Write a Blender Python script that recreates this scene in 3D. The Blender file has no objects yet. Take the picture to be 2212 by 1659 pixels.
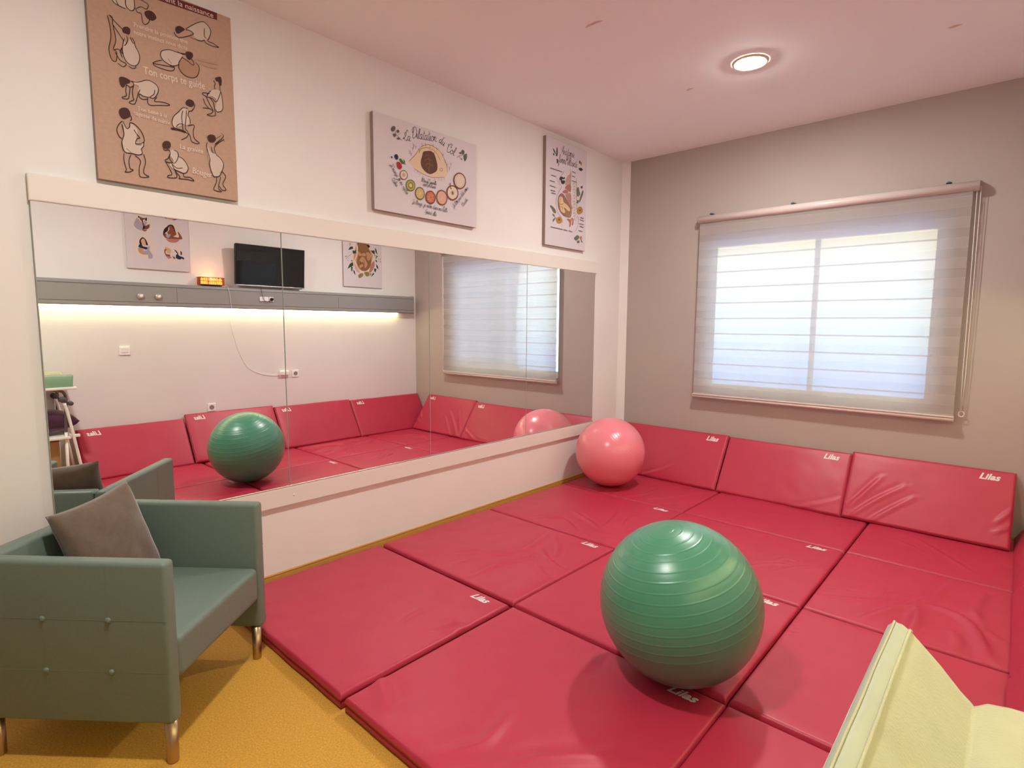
import bpy, bmesh, math, random
from mathutils import Vector, Matrix, geometry, noise
random.seed(7)
S = bpy.context.scene
COL = S.collection
# ------------------------------------------------------------ camera
cam_d = bpy.data.cameras.new('camera'); cam = bpy.data.objects.new('camera', cam_d); COL.objects.link(cam)
S.camera = cam
cam_d.sensor_width = 36.0; cam_d.lens = 1205.755/2212*36; cam_d.clip_start = 0.05; cam_d.clip_end = 200
yaw, pitch, roll = 0.7364036, 0.1043865, 0.0067193
cy_, sy_, cp_, sp_ = math.cos(yaw), math.sin(yaw), math.cos(pitch), math.sin(pitch)
fwd = Vector((-sy_*cp_, cy_*cp_, -sp_)); rgt = Vector((cy_, sy_, 0)); upv = rgt.cross(fwd)
r2 = math.cos(roll)*rgt + math.sin(roll)*upv; u2 = -math.sin(roll)*rgt + math.cos(roll)*upv
M = Matrix((r2, u2, -fwd)).transposed().to_4x4(); M.translation = Vector((3.1104787, -5.1360145, 1.525))
cam.matrix_world = M
# ------------------------------------------------------------ world: hazy sky seen through the window
wd = bpy.data.worlds.new('sky'); S.world = wd; wd.use_nodes = True
nt = wd.node_tree; nt.nodes.clear()
wo = nt.nodes.new('ShaderNodeOutputWorld'); bg = nt.nodes.new('ShaderNodeBackground')
tc = nt.nodes.new('ShaderNodeTexCoord'); sx = nt.nodes.new('ShaderNodeSeparateXYZ'); rp = nt.nodes.new('ShaderNodeValToRGB')
nt.links.new(tc.outputs['Generated'], sx.inputs[0]); 
mr = nt.nodes.new('ShaderNodeMapRange'); mr.inputs['From Min'].default_value = -0.25; mr.inputs['From Max'].default_value = 0.30
nt.links.new(sx.outputs['Z'], mr.inputs['Value']); nt.links.new(mr.outputs[0], rp.inputs[0]); nt.links.new(rp.outputs[0], bg.inputs[0]); nt.links.new(bg.outputs[0], wo.inputs[0])
e = rp.color_ramp.elements; e[0].position = 0.0; e[0].color = (.22, .38, .85, 1); e[1].position = 1.0; e[1].color = (.80, .85, .85, 1)
for pos_, c_ in ((.30, (.22, .46, 1, 1)), (.45, (.70, .93, 1, 1)), (.62, (.95, .98, .93, 1)), (.72, (1, .78, .30, 1))):
    k_ = rp.color_ramp.elements.new(pos_); k_.color = c_
bg.inputs[1].default_value = SKY_STRENGTH = 3.9
# ------------------------------------------------------------ colour management
S.view_settings.view_transform = 'Standard'; S.view_settings.look = 'None'
S.view_settings.exposure = 0.98; S.view_settings.gamma = 1.0; S.view_settings.use_curve_mapping = False
S.cycles.use_adaptive_sampling = True; S.cycles.adaptive_threshold = 0.03; S.cycles.max_bounces = 8; S.cycles.diffuse_bounces = 4; S.cycles.glossy_bounces = 6; S.cycles.transparent_max_bounces = 12
S.cycles.sample_clamp_indirect = 8.0; S.cycles.use_denoising = True
LAMP_E = 285.0; STRIP_E = 17.0

# ------------------------------------------------------------ helpers
MATS = {}
def mat(name, col, rough=.6, metal=0, spec=.5, emit=None, es=0, coat=0, noise_amt=0, nscale=40, bump=0, bscale=200, sheen=0, trans=0, ior=1.45, coatr=.1):
    m = bpy.data.materials.new(name); m.use_nodes = True
    n = m.node_tree; b = n.nodes['Principled BSDF']
    b.inputs['Base Color'].default_value = (*col, 1); b.inputs['Roughness'].default_value = rough; b.inputs['Metallic'].default_value = metal
    b.inputs['Specular IOR Level'].default_value = spec; b.inputs['Coat Weight'].default_value = coat; b.inputs['Coat Roughness'].default_value = coatr
    b.inputs['Sheen Weight'].default_value = sheen; b.inputs['Transmission Weight'].default_value = trans; b.inputs['IOR'].default_value = ior
    if emit: b.inputs['Emission Color'].default_value = (*emit, 1); b.inputs['Emission Strength'].default_value = es
    t = n.nodes.new('ShaderNodeTexCoord')
    if noise_amt:
        x = n.nodes.new('ShaderNodeTexNoise'); x.inputs['Scale'].default_value = nscale; x.inputs['Detail'].default_value = 3
        n.links.new(t.outputs['Object'], x.inputs['Vector'])
        mx = n.nodes.new('ShaderNodeMix'); mx.data_type = 'RGBA'; mx.blend_type = 'MIX'
        mx.inputs[6].default_value = (*[c*(1-noise_amt) for c in col], 1); mx.inputs[7].default_value = (*[min(1, c*(1+noise_amt)) for c in col], 1)
        r = n.nodes.new('ShaderNodeMapRange'); r.inputs['From Min'].default_value = .3; r.inputs['From Max'].default_value = .7
        n.links.new(x.outputs['Fac'], r.inputs['Value']); n.links.new(r.outputs[0], mx.inputs[0]); n.links.new(mx.outputs[2], b.inputs['Base Color'])
    if bump:
        x = n.nodes.new('ShaderNodeTexNoise'); x.inputs['Scale'].default_value = bscale; x.inputs['Detail'].default_value = 4
        n.links.new(t.outputs['Object'], x.inputs['Vector'])
        bp = n.nodes.new('ShaderNodeBump'); bp.inputs['Strength'].default_value = bump; bp.inputs['Distance'].default_value = .004
        n.links.new(x.outputs['Fac'], bp.inputs['Height']); n.links.new(bp.outputs[0], b.inputs['Normal'])
    MATS[name] = m; return m
mat('wall_paint', (.84, .80, .765), .75, noise_amt=.02, nscale=2, bump=.05, bscale=60)
mat('wall_paint_shaded', (.47, .40, .36), .75, noise_amt=.02, nscale=2, bump=.05, bscale=60)  # wall paint darkened for the window wall; its shade is in the colour
mat('ceiling_paint', (.93, .98, .985), .85, noise_amt=.015, nscale=1.5)
mat('board', (.82, .76, .70), .38, bump=.03, bscale=30)
mat('floor', (.60, .31, .040), .62, noise_amt=.19, nscale=150, bump=.12, bscale=260)
mat('baseboard', (.60, .31, .07), .5)
mat('mirror', (.93, .94, .93), 0.0, metal=1)
mat('mirror_edge', (.42, .46, .42), .25, spec=.8)
mat('mat_vinyl', (.49, .030, .070), .40, spec=.45, noise_amt=.03, nscale=6, bump=.10, bscale=420, coat=.14, coatr=.42)
mat('mat_side', (.40, .022, .045), .45)
mat('mat_logo', (.80, .72, .70), .5)
mat('ball_green', (.060, .27, .165), .36, spec=.6, coat=.6, coatr=.30)
mat('ball_pink', (.86, .23, .28), .30, spec=.6, coat=.5, coatr=.20)
mat('leather_green', (.155, .205, .17), .42, noise_amt=.04, nscale=90, bump=.12, bscale=600)
mat('brass', (.50, .37, .20), .30, metal=1)
mat('dark_hole', (.02, .02, .02), .6)
mat('velvet', (.125, .082, .055), .8, sheen=.5, noise_amt=.12, nscale=30, bump=.25, bscale=90)
mat('canvas_brown', (.50, .325, .235), .8, noise_amt=.04, nscale=60, bump=.1, bscale=700)
mat('canvas_white', (.70, .635, .655), .75, noise_amt=.015, nscale=3, bump=.1, bscale=700)
mat('canvas_side', (.36, .27, .23), .8)
mat('aluminium', (.62, .56, .52), .3, metal=.7)
mat('blind_rail', (.72, .62, .58), .28)
mat('white_plastic', (.92, .89, .85), .35)
mat('socket_white', (.97, .96, .95), .3)
mat('bulb', (1, .5, .2), .5, emit=(1, .36, .09), es=220)
mat('white_pvc', (.85, .85, .84), .4)
mat('grey_metal', (.34, .34, .325), .38, metal=.25, spec=.6)
mat('grey_dark', (.10, .095, .09), .5)
mat('black_plastic', (.012, .012, .013), .3)
mat('tv_screen', (.004, .005, .005), .03, spec=.6)
mat('silver', (.6, .6, .58), .25, metal=.8)
mat('tube_grey', (.20, .18, .165), .35, metal=.6)
mat('purple', (.06, .006, .035), .75, sheen=.5, bump=.2, bscale=60)
mat('mint_vinyl', (.24, .42, .27), .4, bump=.1, bscale=40)
mat('cream_cover', (.47, .45, .29), .8, sheen=.2, noise_amt=.05, nscale=18, bump=.25, bscale=240)
mat('cream_side', (.42, .44, .34), .55, noise_amt=.05, nscale=14)
mat('yellow', (.85, .58, .03), .4)
mat('cardboard', (.42, .26, .13), .8)
mat('amber', (.30, .09, .015), .5)
mat('salt', (.9, .3, .05), .5, emit=(1, .33, .06), es=1.5)
mat('lamp_glow', (1, 1, 1), .5, emit=(1, .985, .93), es=LAMP_E)
mat('strip_glow', (1, 1, 1), .5, emit=(1, .95, .46), es=STRIP_E)
mat('lamp_ring', (.80, .62, .36), .35)
mat('plaster', (.66, .53, .49), .9)
INK = {'ink': (.030, .016, .012), 'inkd': (.05, .018, .014), 'dress': (.62, .49, .40), 'tan': (.43, .24, .15), 'hair': (.07, .024, .018), 'cream': (.80, .68, .58), 'creamd': (.46, .29, .20), 'banner': (.14, .028, .025),
 'skin': (.74, .58, .40), 'skin2': (.72, .52, .28), 'brown': (.20, .09, .04), 'brownl': (.34, .20, .11), 'tree': (.135, .058, .036), 'treel': (.24, .12, .08), 'sprig': (.26, .20, .19), 'leaf': (.05, .13, .03), 'leafg': (.13, .12, .10), 'leafd': (.045, .05, .04), 'leafgr': (.16, .17, .11), 'leafo': (.035, .065, .025),
 'navy': (.018, .022, .05), 'red': (.38, .03, .04), 'redb': (.22, .04, .02), 'redo': (.52, .17, .09), 'pinkl': (.74, .44, .34), 'pinkf': (.72, .40, .28), 'kiwi': (.47, .43, .12), 'kiwid': (.14, .13, .03), 'lemon': (.58, .44, .16), 'cream2': (.74, .62, .50), 'sand': (.52, .40, .24),
 'organ': (.42, .17, .12), 'organl': (.50, .33, .30), 'organp': (.46, .25, .21), 'organd': (.30, .15, .12), 'bone': (.60, .47, .32), 'gold': (.46, .24, .07), 'text': (.10, .07, .065), 'pale': (.74, .63, .58),
 'lav': (.40, .37, .43), 'skinb': (.30, .12, .07), 'skinc': (.26, .075, .035), 'skind': (.17, .06, .045), 'skinl': (.66, .41, .25), 'skinm': (.55, .31, .18), 'hair2': (.025, .010, .014), 'rose': (.48, .20, .16), 'white2': (.75, .68, .64), 'pink2': (.66, .40, .34), 'olive': (.26, .21, .06), 'baby': (.26, .125, .05), 'baby2': (.50, .27, .13), 'baby3': (.15, .06, .02)}
for k_, v_ in INK.items(): mat('print_'+k_, v_, .8)

def props(o, label=None, cat=None, group=None, kind=None):
    if label: o['label'] = label
    if cat: o['category'] = cat
    if group: o['group'] = group
    if kind: o['kind'] = kind
    return o
def link(name, me, mats, parent=None, smooth=True):
    if not isinstance(mats, (list, tuple)): mats = [mats]
    for m in mats: me.materials.append(MATS[m] if isinstance(m, str) else m)
    o = bpy.data.objects.new(name, me); COL.objects.link(o)
    if parent: o.parent = parent
    if smooth: me.polygons.foreach_set('use_smooth', [True]*len(me.polygons))
    return o
def obj(name, bm, mats, parent=None, smooth=False, auto=None):
    me = bpy.data.meshes.new(name); bmesh.ops.recalc_face_normals(bm, faces=bm.faces) if auto is None else None
    bm.to_mesh(me); bm.free()
    return link(name, me, mats, parent, smooth)
def empty(name, loc=(0, 0, 0), rz=0, label=None, cat=None, group=None):
    o = bpy.data.objects.new(name, None); COL.objects.link(o); o.location = loc; o.rotation_euler = (0, 0, rz); o.empty_display_size = .1
    return props(o, label, cat, group)
def box(bm, x0, x1, y0, y1, z0, z1, bev=0, seg=2, mi=0):
    r = bmesh.ops.create_cube(bm, size=1.0); vs = r['verts']
    for v in vs: v.co = Vector(((x0+x1)/2+v.co.x*(x1-x0), (y0+y1)/2+v.co.y*(y1-y0), (z0+z1)/2+v.co.z*(z1-z0)))
    fs = {f for v in vs for f in v.link_faces}
    for f in fs: f.material_index = mi
    if bev:
        es = list({e for v in vs for e in v.link_edges})
        rr = bmesh.ops.bevel(bm, geom=es, offset=bev, segments=seg, affect='EDGES', profile=.5)
        for f in rr['faces']: f.material_index = mi
def BM(): return bmesh.new()
def tube(bm, pts, r, seg=10, cap=True, mi=0):
    pts = [Vector(p) for p in pts]; rings = []
    ref = Vector((0, 0, 1))
    for i, p_ in enumerate(pts):
        t = (pts[min(i+1, len(pts)-1)]-pts[max(i-1, 0)]).normalized()
        a = t.cross(ref)
        if a.length < .1: a = t.cross(Vector((1, 0, 0)))
        a.normalize(); b = t.cross(a)
        rad = r[i] if isinstance(r, (list, tuple)) else r
        rings.append([bm.verts.new(p_+rad*(math.cos(k*2*math.pi/seg)*a+math.sin(k*2*math.pi/seg)*b)) for k in range(seg)])
    for i in range(len(rings)-1):
        for k in range(seg):
            f = bm.faces.new((rings[i][k], rings[i][(k+1) % seg], rings[i+1][(k+1) % seg], rings[i+1][k])); f.material_index = mi; f.smooth = True
    if cap:
        for R in (rings[0], rings[-1]):
            f = bm.faces.new(R); f.material_index = mi
def smooth_path(pts, n=6, closed=False):
    P = [Vector(p) for p in pts]; N = len(P); out = []
    if N < 3 and not closed: return P
    rng = range(N if closed else N-1)
    for i in rng:
        p0 = P[(i-1) % N] if closed else P[max(i-1, 0)]; p1 = P[i]; p2 = P[(i+1) % N] if closed else P[i+1]; p3 = P[(i+2) % N] if closed else P[min(i+2, N-1)]
        for k in range(n):
            t = k/n; out.append(.5*((2*p1)+(p2-p0)*t+(2*p0-5*p1+4*p2-p3)*t*t+(3*p1-p0-3*p2+p3)*t*t*t))
    if not closed: out.append(P[-1])
    return out
def lathe(bm, prof, seg=48, mat_=Matrix(), mi=0):
    rings = []
    for r, z in prof:
        if r < 1e-6: rings.append([bm.verts.new(mat_ @ Vector((0, 0, z)))])
        else: rings.append([bm.verts.new(mat_ @ Vector((r*math.cos(2*math.pi*k/seg), r*math.sin(2*math.pi*k/seg), z))) for k in range(seg)])
    for A, B in zip(rings[:-1], rings[1:]):
        for k in range(seg):
            k2 = (k+1) % seg
            if len(A) == 1 and len(B) == 1: continue
            if len(A) == 1: f = bm.faces.new((A[0], B[k2], B[k]))
            elif len(B) == 1: f = bm.faces.new((A[k], A[k2], B[0]))
            else: f = bm.faces.new((A[k], A[k2], B[k2], B[k]))
            f.material_index = mi; f.smooth = True
def ribbon(bm, pts, w, mi=0, z=0.0):
    P = [Vector((p[0], p[1])) for p in pts]
    L, R = [], []
    for i, p_ in enumerate(P):
        t = P[min(i+1, len(P)-1)]-P[max(i-1, 0)]
        if t.length < 1e-9: t = Vector((1, 0))
        t.normalize(); n = Vector((-t.y, t.x))
        e_ = w*(.55 if i in (0, len(P)-1) else 1)/2
        L.append(bm.verts.new((*(p_+n*e_), z))); R.append(bm.verts.new((*(p_-n*e_), z)))
    for i in range(len(P)-1):
        f = bm.faces.new((L[i], R[i], R[i+1], L[i+1])); f.material_index = mi
def polyfill(bm, pts, mi=0, z=0.0):
    tris = geometry.tessellate_polygon([[Vector((p[0], p[1], 0)) for p in pts]])
    vs = [bm.verts.new((p[0], p[1], z)) for p in pts]
    for t in tris:
        try:
            f = bm.faces.new([vs[i] for i in t]); f.material_index = mi
            f.normal_update()
            if f.normal.z < 0: f.normal_flip()
        except ValueError: pass
def textmesh(txt, shear=0, bold=0, spacing=1.0):
    cu = bpy.data.curves.new('lettering', 'FONT'); cu.body = txt; cu.size = 1; cu.shear = shear; cu.offset = bold; cu.space_character = spacing; cu.resolution_u = 3
    o = bpy.data.objects.new('lettering', cu); me = bpy.data.meshes.new_from_object(o)
    V = [v.co.copy() for v in me.vertices]; Fc = [tuple(p.vertices) for p in me.polygons]
    bpy.data.objects.remove(o); bpy.data.meshes.remove(me); bpy.data.curves.remove(cu)
    return V, Fc
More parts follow.
